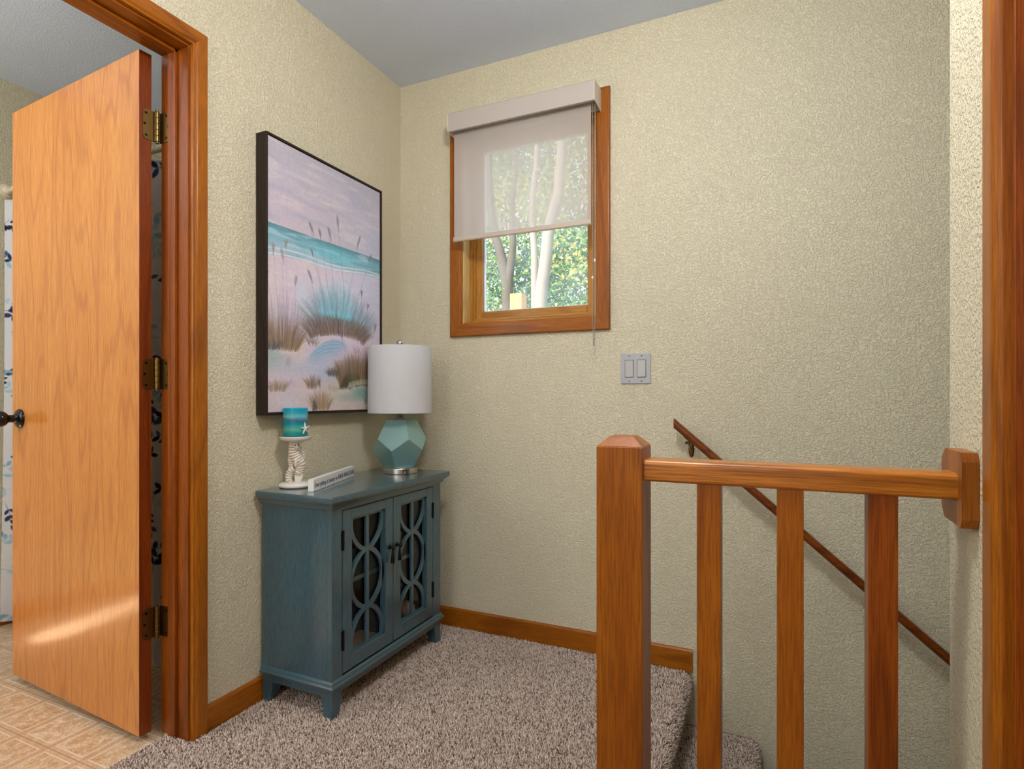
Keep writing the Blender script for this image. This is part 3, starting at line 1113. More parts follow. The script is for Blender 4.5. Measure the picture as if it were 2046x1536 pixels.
    for (s0, t0, s1, t1_, l, lean, bend) in ((.66, .33, .56, .805, .06, -.012, 0), (.60, .34, .78, .756, .06, .035, -.01), (.66, .34, .90, .69, .028, .03, .0),
                                      (.55, .36, .48, .743, .05, -.03, 0), (.52, .36, .40, .722, .035, -.015, 0), (.47, .36, .32, .735, .043, -.035, 0),
                                      (.45, .30, .31, .546, .045, -.035, 0), (.5, .36, .33, .632, .022, -.02, 0)):
        stroke(s0, t0, s1 - bend, t1_, bend, (96, 134, 156), .75, 1, False, (112, 120, 132))
        seed(s1, t1_, l, lean)
    for (s0, t0, s1, t1_, l, lean) in ((.12, .30, .10, .60, .055, -.02), (.08, .30, .04, .61, .04, .0), (.05, .30, -.005, .50, .01, 0), (.14, .3, .135, .635, .03, .01), (.2, .35, .21, .512, .04, .01)):
        stroke(s0, t0, s1, t1_, 0, (156, 140, 150), .6, 1, False)
        seed(s1, t1_, l, lean, (150, 136, 130))
    for (s0, t0, s1, t1_, l, lean) in ((.85, .2, .95, .383, .035, .012), (.80, .37, .80, .521, .03, .0), (.84, .36, .87, .465, .02, .01), (.66, .2, .59, .325, .035, -.02), (.72, .16, .6, .33, .0, 0)):
        stroke(s0, t0, s1, t1_, 0, (120, 100, 120), .6, 1, False)
        if l:
            seed(s1, t1_, l, lean, (130, 110, 140))
    img = img * (1 + (vnoise(90, 140, 1, 20)[..., None] - .5) * .05)
    return np.clip(img, 0, 255)

def color_grid(name, P3, rgb, mat, parent=None, smooth=False):
    """P3: (H,W,3) points, rgb: (H,W,3) sRGB 0..255 painted as a colour attribute"""
    Hh, W, _ = P3.shape
    idx = np.arange(Hh * W).reshape(Hh, W)
    f = np.stack([idx[:-1, :-1], idx[:-1, 1:], idx[1:, 1:], idx[1:, :-1]], -1).reshape(-1, 4)
    me = bpy.data.meshes.new(name)
    me.vertices.add(Hh * W)
    me.vertices.foreach_set('co', P3.reshape(-1).astype(np.float32))
    me.loops.add(f.size)
    me.loops.foreach_set('vertex_index', f.reshape(-1).astype(np.int32))
    me.polygons.add(len(f))
    me.polygons.foreach_set('loop_start', (np.arange(len(f)) * 4).astype(np.int32))
    me.update(calc_edges=True)
    if smooth:
        me.polygons.foreach_set('use_smooth', np.ones(len(f), bool))
    c = rgb / 255.0
    c = np.where(c <= 0.04045, c / 12.92, ((c + 0.055) / 1.055) ** 2.4)
    at = me.color_attributes.new('col', 'FLOAT_COLOR', 'POINT')
    at.data.foreach_set('color', np.concatenate([c.reshape(-1, 3), np.ones((Hh * W, 1))], 1).reshape(-1).astype(np.float32))
    me.materials.append(mat)
    o = bpy.data.objects.new(name, me)
    C.objects.link(o)
    if parent:
        o.parent = parent
    return o

CW, CH = 380, 584
img = paint_canvas(CW, CH)
cy0, cy1, cz0_, cz1_ = PY0 + fw + 0.003, PY1 - fw - 0.003, PZ0 + fw + 0.003, PZ1 - fw - 0.003
ys = np.linspace(cy0, cy1, CW); zs = np.linspace(cz0_, cz1_, CH)
Yg, Zg = np.meshgrid(ys, zs)
P3 = np.stack([np.full_like(Yg, XL + 0.045), Yg, Zg], -1) - np.array(off)
cv = color_grid('canvas', P3, img, canvas_m, pic)
cv['label'] = 'painted beach scene with dune grass, sea and pale sky'
bm = B()
box(bm, XL + 0.008, XL + 0.0448, cy0, cy1, cz0_, cz1_)
pfin('stretcher', bm, plain('canvas_edge', (214, 210, 214), 0.8))

# ------------------------------------------------------------------ teal cabinet
CX0, CX1, CY0, CY1 = -1.545, -1.247, 1.386, 2.026     # body
cab = empty('cabinet', (-1.39, 1.706, 0))
tag(cab, 'distressed teal two-door cabinet with fretwork glass doors on tapered legs', 'cabinet')
coff = Vector((-1.39, 1.706, 0))
def cfin(nm, bm, m, sm=None, parent=cab, o=coff):
    for v in bm.verts:
        v.co -= o
    return finish(nm, bm, m, parent, sm)
def ogee_ring(bm, x0, x1, y0, y1, prof):
    """moulding slab: prof = list of (out, z)"""
    rings = []
    for o_, z in prof:
        rings.append([bm.verts.new(p) for p in ((x0, y0 - o_, z), (x1 + o_, y0 - o_, z), (x1 + o_, y1 + o_, z), (x0, y1 + o_, z))])
    for a, b in zip(rings, rings[1:]):
        for i in range(4):
            j = (i + 1) % 4
            bm.faces.new((a[i], a[j], b[j], b[i]))
    bm.faces.new(rings[0][::-1]); bm.faces.new(rings[-1])
bm = B()
ogee_ring(bm, CX0, CX1, CY0, CY1, [(0.006, 0.660), (0.008, 0.664), (0.010, 0.670), (0.016, 0.677), (0.024, 0.681), (0.026, 0.684), (0.0275, 0.686), (0.0285, 0.690), (0.0285, 0.700), (0.027, 0.704), (0.024, 0.705)])
cfin('top', bm, teal_m, 25)
# carcass: sides, back, bottom, face frame
bm = B()
box(bm, CX0, CX1 - 0.02, CY0, CY0 + 0.018, 0.115, 0.662)
box(bm, CX0, CX1 - 0.02, CY1 - 0.018, CY1, 0.115, 0.662)
box(bm, CX0, CX0 + 0.008, CY0 + 0.018, CY1 - 0.018, 0.115, 0.662)
cfin('carcass', bm, teal_m)
bm = B()
box(bm, CX0 + 0.008, CX1 - 0.022, CY0 + 0.018, CY1 - 0.018, 0.115, 0.133)
cfin('bottom_panel', bm, teal_m)
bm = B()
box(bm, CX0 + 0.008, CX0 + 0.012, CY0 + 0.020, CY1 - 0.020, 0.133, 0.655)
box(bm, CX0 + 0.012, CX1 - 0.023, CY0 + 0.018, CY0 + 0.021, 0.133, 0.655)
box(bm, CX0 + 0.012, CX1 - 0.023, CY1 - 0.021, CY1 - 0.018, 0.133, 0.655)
cfin('lining', bm, dark_m)  # dark panels added; darkness of the unlit interior put into their colour
bm = B()
box(bm, CX0 + 0.008, CX1 - 0.045, CY0 + 0.018, CY1 - 0.018, 0.385, 0.400)
cfin('shelf', bm, teal_m)
bm = B()
DY0, DYM, DY1, DZ0, DZ1 = 1.434, 1.702, 1.968, 0.128, 0.650
box(bm, CX1 - 0.02, CX1, CY0 - 0.0005, DY0 - 0.0015, 0.115, 0.662, bevel=0.001, seg=1)
box(bm, CX1 - 0.02, CX1, DY1 + 0.0015, CY1 + 0.0005, 0.115, 0.662, bevel=0.001, seg=1)
box(bm, CX1 - 0.02, CX1 - 0.0005, DY0 - 0.0015, DY1 + 0.0015, DZ1 + 0.002, 0.662)
cfin('face_frame', bm, teal_m)
bm = B()
ogee_ring(bm, CX0, CX1, CY0, CY1, [(0.001, 0.093), (0.006, 0.095), (0.010, 0.098), (0.0125, 0.102), (0.0125, 0.106), (0.010, 0.1095), (0.0065, 0.1105), (0.0055, 0.112), (0.0055, 0.1145), (0.004, 0.118), (0.001, 0.121), (0.0, 0.122)])
cfin('base_moulding', bm, teal_m, 35)
bm = B()
box(bm, CX0 + 0.002, CX1 - 0.001, CY0 + 0.001, CY0 + 0.016, 0.070, 0.096)
box(bm, CX1 - 0.016, CX1 - 0.001, CY0 + 0.016, CY1 - 0.001, 0.076, 0.096)
box(bm, CX0 + 0.002, CX1 - 0.016, CY1 - 0.016, CY1 - 0.001, 0.070, 0.092)
cfin('apron', bm, teal_m)
for lx, ly in ((1, -1), (1, 1), (-1, -1), (-1, 1)):
    ox = CX1 if lx > 0 else CX0 + 0.002
    oy = CY1 if ly > 0 else CY0
    bm = B()
    rings = []
    for z, w in ((-0.004, 0.030), (0.005, 0.031), (0.055, 0.043), (0.096, 0.045)):
        x1_, y1_ = ox - lx * w, oy - ly * w
        e_ = 0.002 if z < 0 else 0
        rings.append([bm.verts.new(p) for p in ((ox - lx * e_, oy - ly * e_, z), (x1_ + lx * e_, oy - ly * e_, z), (x1_ + lx * e_, y1_ + ly * e_, z), (ox - lx * e_, y1_ + ly * e_, z))])
    for a, b in zip(rings, rings[1:]):
        for i in range(4):
            j = (i + 1) % 4
            bm.faces.new((a[i], a[j], b[j], b[i]))
    bm.faces.new(rings[0]); bm.faces.new(rings[-1][::-1])
    cfin('leg', bm, teal_m)

def cab_door(y0, y1, hinge_side):
    bm = B()
    x0, x1 = CX1 - 0.019, CX1 + 0.0005
    oy0, oy1, oz0, oz1 = y0 + 0.043, y1 - 0.043, DZ0 + 0.046, DZ1 - 0.033
    box(bm, x0, x1, y0, oy0, DZ0, DZ1, bevel=0.0012, seg=1)
    box(bm, x0, x1, oy1, y1, DZ0, DZ1, bevel=0.0012, seg=1)
    box(bm, x0, x1 - 0.0001, oy0 - 0.001, oy1 + 0.001, DZ0 + 0.0003, oz0, bevel=0.0012, seg=1)
    box(bm, x0, x1 - 0.0001, oy0 - 0.001, oy1 + 0.001, oz1, DZ1 - 0.0003, bevel=0.0012, seg=1)
    dr = cfin('door', bm, teal_m)
    # fretwork, set back behind the frame
    bm = B()
    fx0_, fx1_ = CX1 - 0.016, CX1 - 0.007
    ym = (oy0 + oy1) / 2
    hw = (oy1 - oy0) / 2
    box(bm, fx0_, fx1_, ym - 0.008, ym + 0.008, oz0, oz1, bevel=0.001, seg=1)
    box(bm, fx0_, fx1_ - 0.0004, oy0 - 0.002, oy0 + 0.010, oz0, oz1)
    box(bm, fx0_, fx1_ - 0.0004, oy1 - 0.010, oy1 + 0.002, oz0, oz1)
    box(bm, fx0_, fx1_ - 0.0004, oy0, oy1, oz0 - 0.002, oz0 + 0.008)
    box(bm, fx0_, fx1_ - 0.0004, oy0, oy1, oz1 - 0.008, oz1 + 0.002)
    zc = 0.3975
    hb = 0.0995
    th = 0.0075
    for q, c in enumerate((zc - 0.196, zc, zc + 0.196)):
        ae, be = hw - 0.007, hb
        n = 72
        prev = None
        inner, outer = [], []
        for i in range(n):
            a = 2 * math.pi * i / n
            def lens(t_):
                cc_ = math.cos(t_)
                return Vector((ae * math.copysign(abs(cc_) ** 1.3, cc_), be * math.sin(t_)))
            pv = lens(a)
            cy_, cz_ = pv
            tg = lens(a + 0.04) - lens(a - 0.04)
            nrm = Vector((tg.y, -tg.x)).normalized()
            po = (ym + cy_ + nrm.x * th, c + cz_ + nrm.y * th)
            pi_ = (ym + cy_ - nrm.x * th, c + cz_ - nrm.y * th)
            inner.append(pi_); outer.append(po)
        for i in range(n):
            j = (i + 1) % n
            seg_ = [inner[i], outer[i], outer[j], inner[j]]
            if all(oz0 - 0.002 <= p[1] <= oz1 + 0.002 for p in seg_):
                xa, xb = fx0_, fx1_ - 0.0002 * (q % 2 + 1)
                lo = [bm.verts.new((xa, p[0], p[1])) for p in seg_]
                hi = [bm.verts.new((xb, p[0], p[1])) for p in seg_]
                bm.faces.new(lo[::-1]); bm.faces.new(hi)
                for k_ in (0, 2):
                    pass
                for k_ in range(4):
                    if k_ in (1, 3):
                        continue
                    m_ = (k_ + 1) % 4
                # inner and outer walls only
                bm.faces.new((lo[1], lo[2], hi[2], hi[1]))
                bm.faces.new((lo[3], lo[0], hi[0], hi[3]))
    cfin('fretwork', bm, teal_m, None, dr, Vector((0, 0, 0)) + coff)
    bm = B()
    box(bm, CX1 - 0.0195, CX1 - 0.0175, oy0 - 0.004, oy1 + 0.004, oz0 - 0.004, oz1 + 0.004)
    cfin('glass', bm, cabglass_m, None, dr)
    # hinges
    hy = y0 if hinge_side < 0 else y1
    for z0, z1 in ((0.523, 0.586), (0.203, 0.266)):
        bm = B()
        tube(bm, [(CX1 + 0.0025, hy, z0), (CX1 + 0.0025, hy, z1)], 0.0038, 12)
        box(bm, CX1, CX1 + 0.0015, hy - 0.007, hy + 0.007, z0 + 0.002, z1 - 0.002)
        cfin('hinge', bm, black_m, 50, dr)
    # drop pull
    ky = y1 - 0.020 if hinge_side < 0 else y0 + 0.020
    bm = B()
    lathe(bm, [(0.009, 0.0), (0.0085, 0.002), (0.004, 0.003), (0.0035, 0.011), (0.0075, 0.014), (0.0085, 0.018), (0.006, 0.022), (0, 0.0225)], n=20, cap=False, axis='X')
    kb = cfin('knob', bm, black_m, 50, dr, Vector((-(CX1 + 0.0005), -ky, -0.474)) + coff)
    bm = B()
    tube(bm, [(CX1 + 0.013, ky, 0.472), (CX1 + 0.014, ky, 0.462), (CX1 + 0.014, ky, 0.445), (CX1 + 0.014, ky, 0.424), (CX1 + 0.014, ky, 0.419)], [0.003, 0.0028, 0.005, 0.0078, 0.0074], 14)
    for v in bm.verts:
        v.co.z += 0
    cfin('drop', bm, black_m, 50, dr)
cab_door(DY0 + 0.001, DYM - 0.0015, -1)
cab_door(DYM + 0.0015, DY1 - 0.001, 1)

# things stored in the cabinet, seen dimly behind the glass
def crumple(name, loc, rad, sq, mat, seed, amp=0.35, sub=4):
    bm = B()
    bmesh.ops.create_icosphere(bm, subdivisions=sub, radius=1)
    for v in bm.verts:
        n_ = mnoise.noise(v.co * 2.2 + Vector((seed, 0, 0))) + 0.5 * mnoise.noise(v.co * 5 + Vector((0, seed, 0)))
        v.co *= 1 + amp * n_
        v.co.x *= rad * sq[0]; v.co.y *= rad * sq[1]; v.co.z *= rad * sq[2]
        v.co.z = max(v.co.z, -rad * sq[2] * 0.8)
    return finish(name, bm, mat, None, 60, (loc[0], loc[1], loc[2] + rad * sq[2] * 0.8))
bag_m = plain('pale_cloth', (196, 190, 186), 0.5)
o = crumple('cloth_bundle', (-1.33, 1.50, 0.134), 0.055, (0.8, 0.75, 1.4), bag_m, 3)
tag(o, 'pale crumpled bundle on cabinet floor behind the left door', 'bundle')
o = crumple('cloth_bundle', (-1.32, 1.895, 0.134), 0.036, (0.9, 0.9, 1.0), plain('white_cloth', (220, 222, 226), 0.6), 9, 0.2)
tag(o, 'small white rounded bundle on cabinet floor behind the right door', 'bundle')
bm = B()
for (r0, z0) in ((0.0, 0),):
    lathe(bm, [(0.001, 0.0), (0.030, 0.0), (0.034, 0.004), (0.036, 0.05), (0.034, 0.075), (0.024, 0.088), (0.022, 0.10), (0.024, 0.102)], n=28, cap=False)
tag(finish('glass_jar', bm, plain('smoky_jar', (96, 110, 116), 0.08, 0.2, 1.0), None, 50, (-1.36, 1.50, 0.4005)), 'small dark glossy jar on cabinet shelf behind the left door', 'jar')
bm = B()
lathe(bm, [(0.001, 0.0), (0.030, 0.0), (0.040, 0.02), (0.042, 0.06), (0.034, 0.10), (0.020, 0.118), (0.0, 0.122)], n=28, cap=False)
tag(finish('vase', bm, plain('brown_glaze', (120, 84, 60), 0.2, 0, 0.6), None, 50, (-1.37, 1.86, 0.4005)), 'brown rounded vase on cabinet shelf behind the right door', 'vase')
bm = B()
box(bm, -0.05, 0.05, -0.06, 0.06, 0, 0.022, bevel=0.004)
tag(finish('folded_napkins', bm, plain('cream_cloth', (206, 196, 176), 0.8), None, 40, (-1.33, 1.625, 0.134)), 'cream folded napkins on cabinet floor between the doors', 'napkins')

# ------------------------------------------------------------------ table lamp
LX, LY, LZ = -1.377, 1.926, 0.7055
lamp = empty('table_lamp', (LX, LY, LZ))
tag(lamp, 'table lamp with white drum shade and faceted seafoam base on the cabinet', 'lamp')
bm = B()
lathe(bm, [(0.001, 0), (0.068, 0), (0.0695, 0.0015), (0.0695, 0.020), (0.068, 0.0225), (0.05, 0.0235), (0.001, 0.0235)], n=64, cap=False)
lb = finish('base', bm, steel_m, lamp, 40)
lb['label'] = 'brushed metal round base with usb port'
# USB port facing the room
bm = B()
ang = math.atan2(-1.966, 1.405) + R(16)
box(bm, 0.0690, 0.0703, -0.0085, 0.0085, 0.006, 0.016, bevel=0.0005, seg=1)
u_ = finish('usb_port', bm, plain('port_black', (20, 20, 22), 0.4), lb)
u_.rotation_euler = (0, 0, ang)
bm = B()
box(bm, 0.0704, 0.0709, -0.0045, 0.0045, 0.0085, 0.0115)
u2 = finish('port_tongue', bm, plain('port_white', (230, 230, 230), 0.4), lb)
u2.rotation_euler = (0, 0, ang)
# dodecahedron body
phi = (1 + 5 ** .5) / 2
pts = [(a, b, c) for a in (-1, 1) for b in (-1, 1) for c in (-1, 1)]
pts += [(0, a / phi, b * phi) for a in (-1, 1) for b in (-1, 1)] + [(a / phi, b * phi, 0) for a in (-1, 1) for b in (-1, 1)] + [(a * phi, 0, b / phi) for a in (-1, 1) for b in (-1, 1)]
bm = B()
for p in pts:
    bm.verts.new(p)
res = bmesh.ops.convex_hull(bm, input=bm.verts[:])
bmesh.ops.dissolve_limit(bm, angle_limit=R(5), verts=bm.verts[:], edges=bm.edges[:])
fN = Vector((1, 0, phi)).normalized()
rot = fN.rotation_difference(Vector((0, 0, 1))).to_matrix()
for v in bm.verts:
    v.co = rot @ v.co
zmin = min(v.co.z for v in bm.verts); zmax = max(v.co.z for v in bm.verts)
sc_ = 0.193 / (zmax - zmin)
tv = [v.co for v in bm.verts if v.co.z > zmax - 0.01][0]
DROT = R(-36) - math.atan2(tv.y, tv.x)
for v in bm.verts:
    x, y = v.co.x * sc_ * 0.90, v.co.y * sc_ * 0.90
    v.co = Vector((x * math.cos(DROT) - y * math.sin(DROT), x * math.sin(DROT) + y * math.cos(DROT), (v.co.z - zmin) * sc_ + 0.0225))
bmesh.ops.bevel(bm, geom=bm.edges[:], offset=0.0014, segments=2, affect='EDGES')
body = finish('body', bm, seafoam_m, lamp)
body['label'] = 'faceted pearly seafoam body'
bm = B()
lathe(bm, [(0.001, 0.2215), (0.018, 0.2215), (0.018, 0.226), (0.0085, 0.228), (0.0085, 0.300), (0.001, 0.300)], n=24, cap=False)
lathe(bm, [(0.001, 0.300), (0.0175, 0.300), (0.0175, 0.345), (0.010, 0.35), (0.001, 0.35)], n=24, cap=False)
finish('stem', bm, plain('grey_metal_stem', (96, 96, 108), 0.3, 0.9), lamp, 40)
bm = B()
z0, z1, r0, r1 = 0.243, 0.511, 0.1285, 0.1270
N = 96
ro = lathe(bm, [(r0 - 0.0015, z0), (r0, z0 + 0.001), (r1, z1 - 0.001), (r1 - 0.0015, z1), (r1 - 0.002, z1 - 0.002), (r0 - 0.002, z0 + 0.002), (r0 - 0.0015, z0)], n=N, cap=False)
sh = finish('shade', bm, shade_m, lamp, 50)
bm = B()
for k_ in range(3):
    a = 2 * math.pi * k_ / 3
    tube(bm, [(0.004 * math.cos(a), 0.004 * math.sin(a), z1 - 0.012), ((r1 - 0.003) * math.cos(a), (r1 - 0.003) * math.sin(a), z1 - 0.012)], 0.0016, 8)
tube(bm, [(0, 0, 0.33), (0, 0, z1 - 0.008)], 0.003, 10)
finish('harp', bm, steel_m, lamp, 40)
bm = B()
lathe(bm, [(0.004, z1 - 0.010), (0.004, z1 - 0.002), (0.007, z1), (0.010, z1 + 0.004), (0.0135, z1 + 0.012), (0.0135, z1 + 0.018), (0.010, z1 + 0.026), (0.004, z1 + 0.030), (0, z1 + 0.0305)], n=28, cap=False)
finish('finial', bm, steel_m, lamp, 60)

# ------------------------------------------------------------------ seahorse candle holder
HX, HY, HZ = -1.487, 1.474, 0.7055
ch = empty('candle_holder', (HX, HY, HZ))
tag(ch, 'white ridged ceramic seahorse candle holder on the left end of the cabinet', 'candle holder')
# local frame: right in picture = r, toward the viewer = f
ca = R(24.44 + 28)
rgt = Vector((math.cos(ca), math.sin(ca), 0))
fwd = Vector((math.sin(ca), -math.cos(ca), 0))
def L3(a, f_, z):
    return rgt * a + fwd * f_ + Vector((0, 0, z))
bm = B()
lathe(bm, [(0.001, 0.0), (0.050, 0.0), (0.0545, 0.003), (0.0555, 0.008), (0.053, 0.013), (0.044, 0.0165), (0.001, 0.020)], n=48, cap=False, sq=(1, 1))
finish('foot', bm, ceramic_m, ch, 60)
bm = B()
lathe(bm, [(0.001, 0.150), (0.018, 0.150), (0.030, 0.156), (0.046, 0.160), (0.0505, 0.165), (0.0515, 0.172), (0.0495, 0.1735), (0.046, 0.168), (0.001, 0.166)], n=48, cap=False)
finish('dish', bm, ceramic_m, ch, 60)
def ridged(name, path, rads, pitch, depth, parent, groove=(190, 168, 142), hi=(234, 226, 214)):
    # resample path, modulate the radius into ridges, colour the grooves
    P = [Vector(p) for p in path]
    segs = []
    n = len(P)
    def cat(i, t):
        p0, p1, p2, p3 = P[max(i - 1, 0)], P[i], P[min(i + 1, n - 1)], P[min(i + 2, n - 1)]
        return 0.5 * ((2 * p1) + (p2 - p0) * t + (2 * p0 - 5 * p1 + 4 * p2 - p3) * t * t + (3 * p1 - p0 - 3 * p2 + p3) * t ** 3)
    out, rr = [], []
    for i in range(n - 1):
        for k_ in range(24):
            t = k_ / 24
            out.append(cat(i, t))
            rr.append(rads[i] * (1 - t) + rads[i + 1] * t)
    out.append(P[-1]); rr.append(rads[-1])
    d = 0
    fac, r2 = [], []
    for i, p in enumerate(out):
        if i:
            d += (p - out[i - 1]).length
        w = abs(math.sin(math.pi * d / pitch)) ** 0.55
        fac.append(w)
        r2.append(rr[i] * (1 - depth * (1 - w)))
    bm = B()
    ns = 20
    tube(bm, out, r2, ns)
    o = finish(name, bm, ridged_m, parent, 80)
    me = o.data
    at = me.color_attributes.new('col', 'FLOAT_COLOR', 'POINT')
    g_, h_ = lin(groove), lin(hi)
    arr = np.ones((len(me.vertices), 4), np.float32)
    for i in range(len(out)):
        w = min(1, max(0, (fac[i] - 0.45) * 2.2))
        for k_ in range(ns):
            q = i * ns + k_
            if q < len(arr):
                arr[q, :3] = [g_[c] * (1 - w) + h_[c] * w for c in range(3)]
    at.data.foreach_set('color', arr.reshape(-1))
    return o
# trunk: head under the dish, ridged neck and belly, sweeping to the right and down into the leafy foot
o_ = ridged('body', [L3(-0.004, 0, 0.151), L3(-0.006, 0.002, 0.136), L3(-0.006, 0.002, 0.118), L3(0.003, 0.002, 0.096), L3(0.013, 0.0, 0.078), L3(0.012, -0.002, 0.058), L3(0.004, 0.002, 0.040)],
            [0.0175, 0.018, 0.017, 0.021, 0.0215, 0.019, 0.016], 0.0083, 0.14, ch)
ridged('back_column', [L3(-0.013, -0.004, 0.120), L3(-0.013, -0.004, 0.09), L3(-0.012, -0.004, 0.066)], [0.010, 0.012, 0.010], 0.008, 0.14, ch)
ridged('tail', [L3(-0.004, 0.012, 0.064), L3(-0.015, 0.006, 0.056), L3(-0.021, 0.002, 0.040), L3(-0.021, 0.003, 0.024), L3(-0.014, 0.006, 0.015)],
       [0.010, 0.0125, 0.0125, 0.012, 0.008], 0.0086, 0.15, ch)
bm = B()
for i in range(9):
    t = i / 8
    p = L3(0.020 + 0.008 * math.sin(t * 3.0), 0, 0.134 - 0.072 * t)
    tube(bm, [p - rgt * 0.004, p + rgt * 0.005 + Vector((0, 0, 0.001))], [0.0046, 0.001], 8)
finish('dorsal_fin', bm, ceramic_m, ch, 50)
bm = B()
tube(bm, [L3(-0.001, 0.014, 0.104), L3(-0.001, 0.020, 0.092), L3(-0.002, 0.020, 0.078), L3(-0.002, 0.015, 0.070)], [0.004, 0.0052, 0.005, 0.003], 12)
finish('pectoral_fin', bm, ceramic_m, ch, 60)
bm = B()
tube(bm, [L3(-0.002, 0.012, 0.141), L3(0.001, 0.020, 0.139), L3(0.003, 0.026, 0.136)], [0.010, 0.008, 0.005], 14)
finish('snout', bm, ceramic_m, ch, 60)
bm = B()
for dx in (-0.004, 0.007):
    bmesh.ops.create_uvsphere(bm, u_segments=12, v_segments=8, radius=0.0022, matrix=Matrix.Translation(L3(dx, 0.0245, 0.1435)))
finish('eye', bm, black_m, ch, 60)
bm = B()
for i in range(7):
    a = -0.6 + i * 0.2
    tube(bm, [L3(0.008 + a * 0.008, 0.006, 0.016), L3(0.010 + a * 0.016, 0.010, 0.032), L3(0.010 + a * 0.022, 0.008, 0.050 - abs(a) * 0.01)], [0.007, 0.0065, 0.002], 10, flat=(1, 0.55))
finish('coral_base', bm, ceramic_m, ch, 60)

# candle, its twine and starfish
cd = empty('pillar_candle', (HX, HY, HZ + 0.1745))
tag(cd, 'turquoise banded pillar candle tied with twine, standing on the seahorse holder', 'candle')
bm = B()
lathe(bm, [(0.001, 0.0), (0.039, 0.0), (0.0405, 0.002), (0.0405, 0.094), (0.039, 0.0965), (0.036, 0.0965), (0.030, 0.093), (0.001, 0.092)], n=56, cap=False)
finish('wax', bm, candle_m, cd, 50)
bm = B()
tube(bm, [(0, 0, 0.092), (0.001, 0, 0.098)], 0.001, 8)
finish('wick', bm, white_m, cd, 50)
tw = plain('natural_twine', (150, 128, 98), 0.9)
bm = B()
ring = []
a_star = math.atan2(fwd.y, fwd.x) + R(38)
for i in range(49):
    a = 2 * math.pi * i / 48
    ring.append((0.0412 * math.cos(a), 0.0412 * math.sin(a), 0.062 - 0.008 * math.cos(a - a_star)))
tube(bm, ring, 0.0011, 8, cap=False)
ex = Vector((math.cos(a_star), math.sin(a_star), 0))
tube(bm, [ex * 0.0415 + Vector((0, 0, 0.054)), ex * 0.043 + Vector((0, 0, 0.044))], 0.0008, 8)
finish('twine', bm, tw, cd, 60)
bm = B()
ctr = ex * 0.0435 + Vector((0, 0, 0.026))
sid = Vector((-ex.y, ex.x, 0))
for i in range(5):
    a = R(90 + 72 * i + 6)
    dirv = sid * math.cos(a) + Vector((0, 0, 1)) * math.sin(a)
    tube(bm, [ctr - dirv * 0.001, ctr + dirv * 0.008, ctr + dirv * 0.016, ctr + dirv * 0.0205], [0.0042, 0.0034, 0.0022, 0.0008], 10, flat=(1, 0.7))
bmesh.ops.create_uvsphere(bm, u_segments=12, v_segments=8, radius=0.0044, matrix=Matrix.Translation(ctr))
st_ = finish('starfish', bm, plain('white_starfish', (236, 232, 226), 0.7), cd, 60)

# ------------------------------------------------------------------ lettered block sign
s0 = Vector((-1.352, 1.418, 0.7052)); s1 = Vector((-1.478, 1.768, 0.7052))
sd = (s1 - s0); SL = sd.length
sg = empty('block_sign', s0, math.atan2(sd.y, sd.x))
tag(sg, 'long white lettered wooden block sign lying on the cabinet top', 'sign')
bm = B()
box(bm, 0, SL, 0, 0.020, 0, 0.040, bevel=0.0018)
finish('block', bm, white_m, sg, 40)
def text_part(s, size, x0, x1, z, mat, parent, sk=0.0, bold=0.0):
    cu = bpy.data.curves.new('lettering', 'FONT')
    cu.body = s
    cu.size = size
    cu.extrude = 0.0003
    cu.offset = bold
    o = bpy.data.objects.new('lettering', cu)
    C.objects.link(o)
    bpy.context.view_layer.update()
    dg = bpy.context.evaluated_depsgraph_get()
    me = bpy.data.meshes.new_from_object(o.evaluated_get(dg))
    bpy.data.objects.remove(o)
    xs_ = [v.co.x for v in me.vertices]
    k_ = (x1 - x0) / (max(xs_) - min(xs_)); mn = min(xs_)
    for v in me.vertices:
        x, y, zz_ = v.co
        v.co = ((x - mn) * k_ + x0, -0.0005 - zz_, y + z)
    me.materials.clear()
    me.materials.append(mat)
    o = bpy.data.objects.new('lettering', me)
    C.objects.link(o)
    o.parent = parent
    return o
t_ = text_part('Everything is better in', 0.0215, 0.010, 0.196, 0.012, ink_m, sg)
t_ = text_part('ANNA MARIA ISLAND', 0.0235, 0.203, SL - 0.006, 0.012, ink_m, sg)

# ------------------------------------------------------------------ stair railing
NX0, NX1, NY0, NY1 = -0.289, -0.206, 1.007, 1.087
rl = empty('stair_railing', (NX0, NY0, 0))
tag(rl, 'oak stair railing with square newel post, flat top rail and three balusters', 'railing')
roff = Vector((NX0, NY0, 0))
def rfin(nm, bm, m, sm=None):
    for v in bm.verts:
        v.co -= roff
    return finish(nm, bm, m, rl, sm)
bm = B()
h0, h1 = 0.925, 0.943
ins = 0.020
v0 = [bm.verts.new(p) for p in ((NX0, NY0, -0.005), (NX1, NY0, -0.005), (NX1, NY1, -0.005), (NX0, NY1, -0.005))]
v1 = [bm.verts.new((v.co.x, v.co.y, h0)) for v in v0]
v2 = [bm.verts.new(p + (h1,)) for p in ((NX0 + ins, NY0 + ins), (NX1 - ins, NY0 + ins), (NX1 - ins, NY1 - ins), (NX0 + ins, NY1 - ins))]
for a, b in ((v0, v1), (v1, v2)):
    for i in range(4):
        j = (i + 1) % 4
        bm.faces.new((a[i], a[j], b[j], b[i]))
bm.faces.new(v0[::-1]); bm.faces.new(v2)
bmesh.ops.bevel(bm, geom=bm.edges[:], offset=0.0012, segments=2, affect='EDGES')
rfin('newel_post', bm, oak_z, 30)
bm = B()
ry0, ry1, rz0, rz1 = 1.017, 1.077, 0.864, 0.903
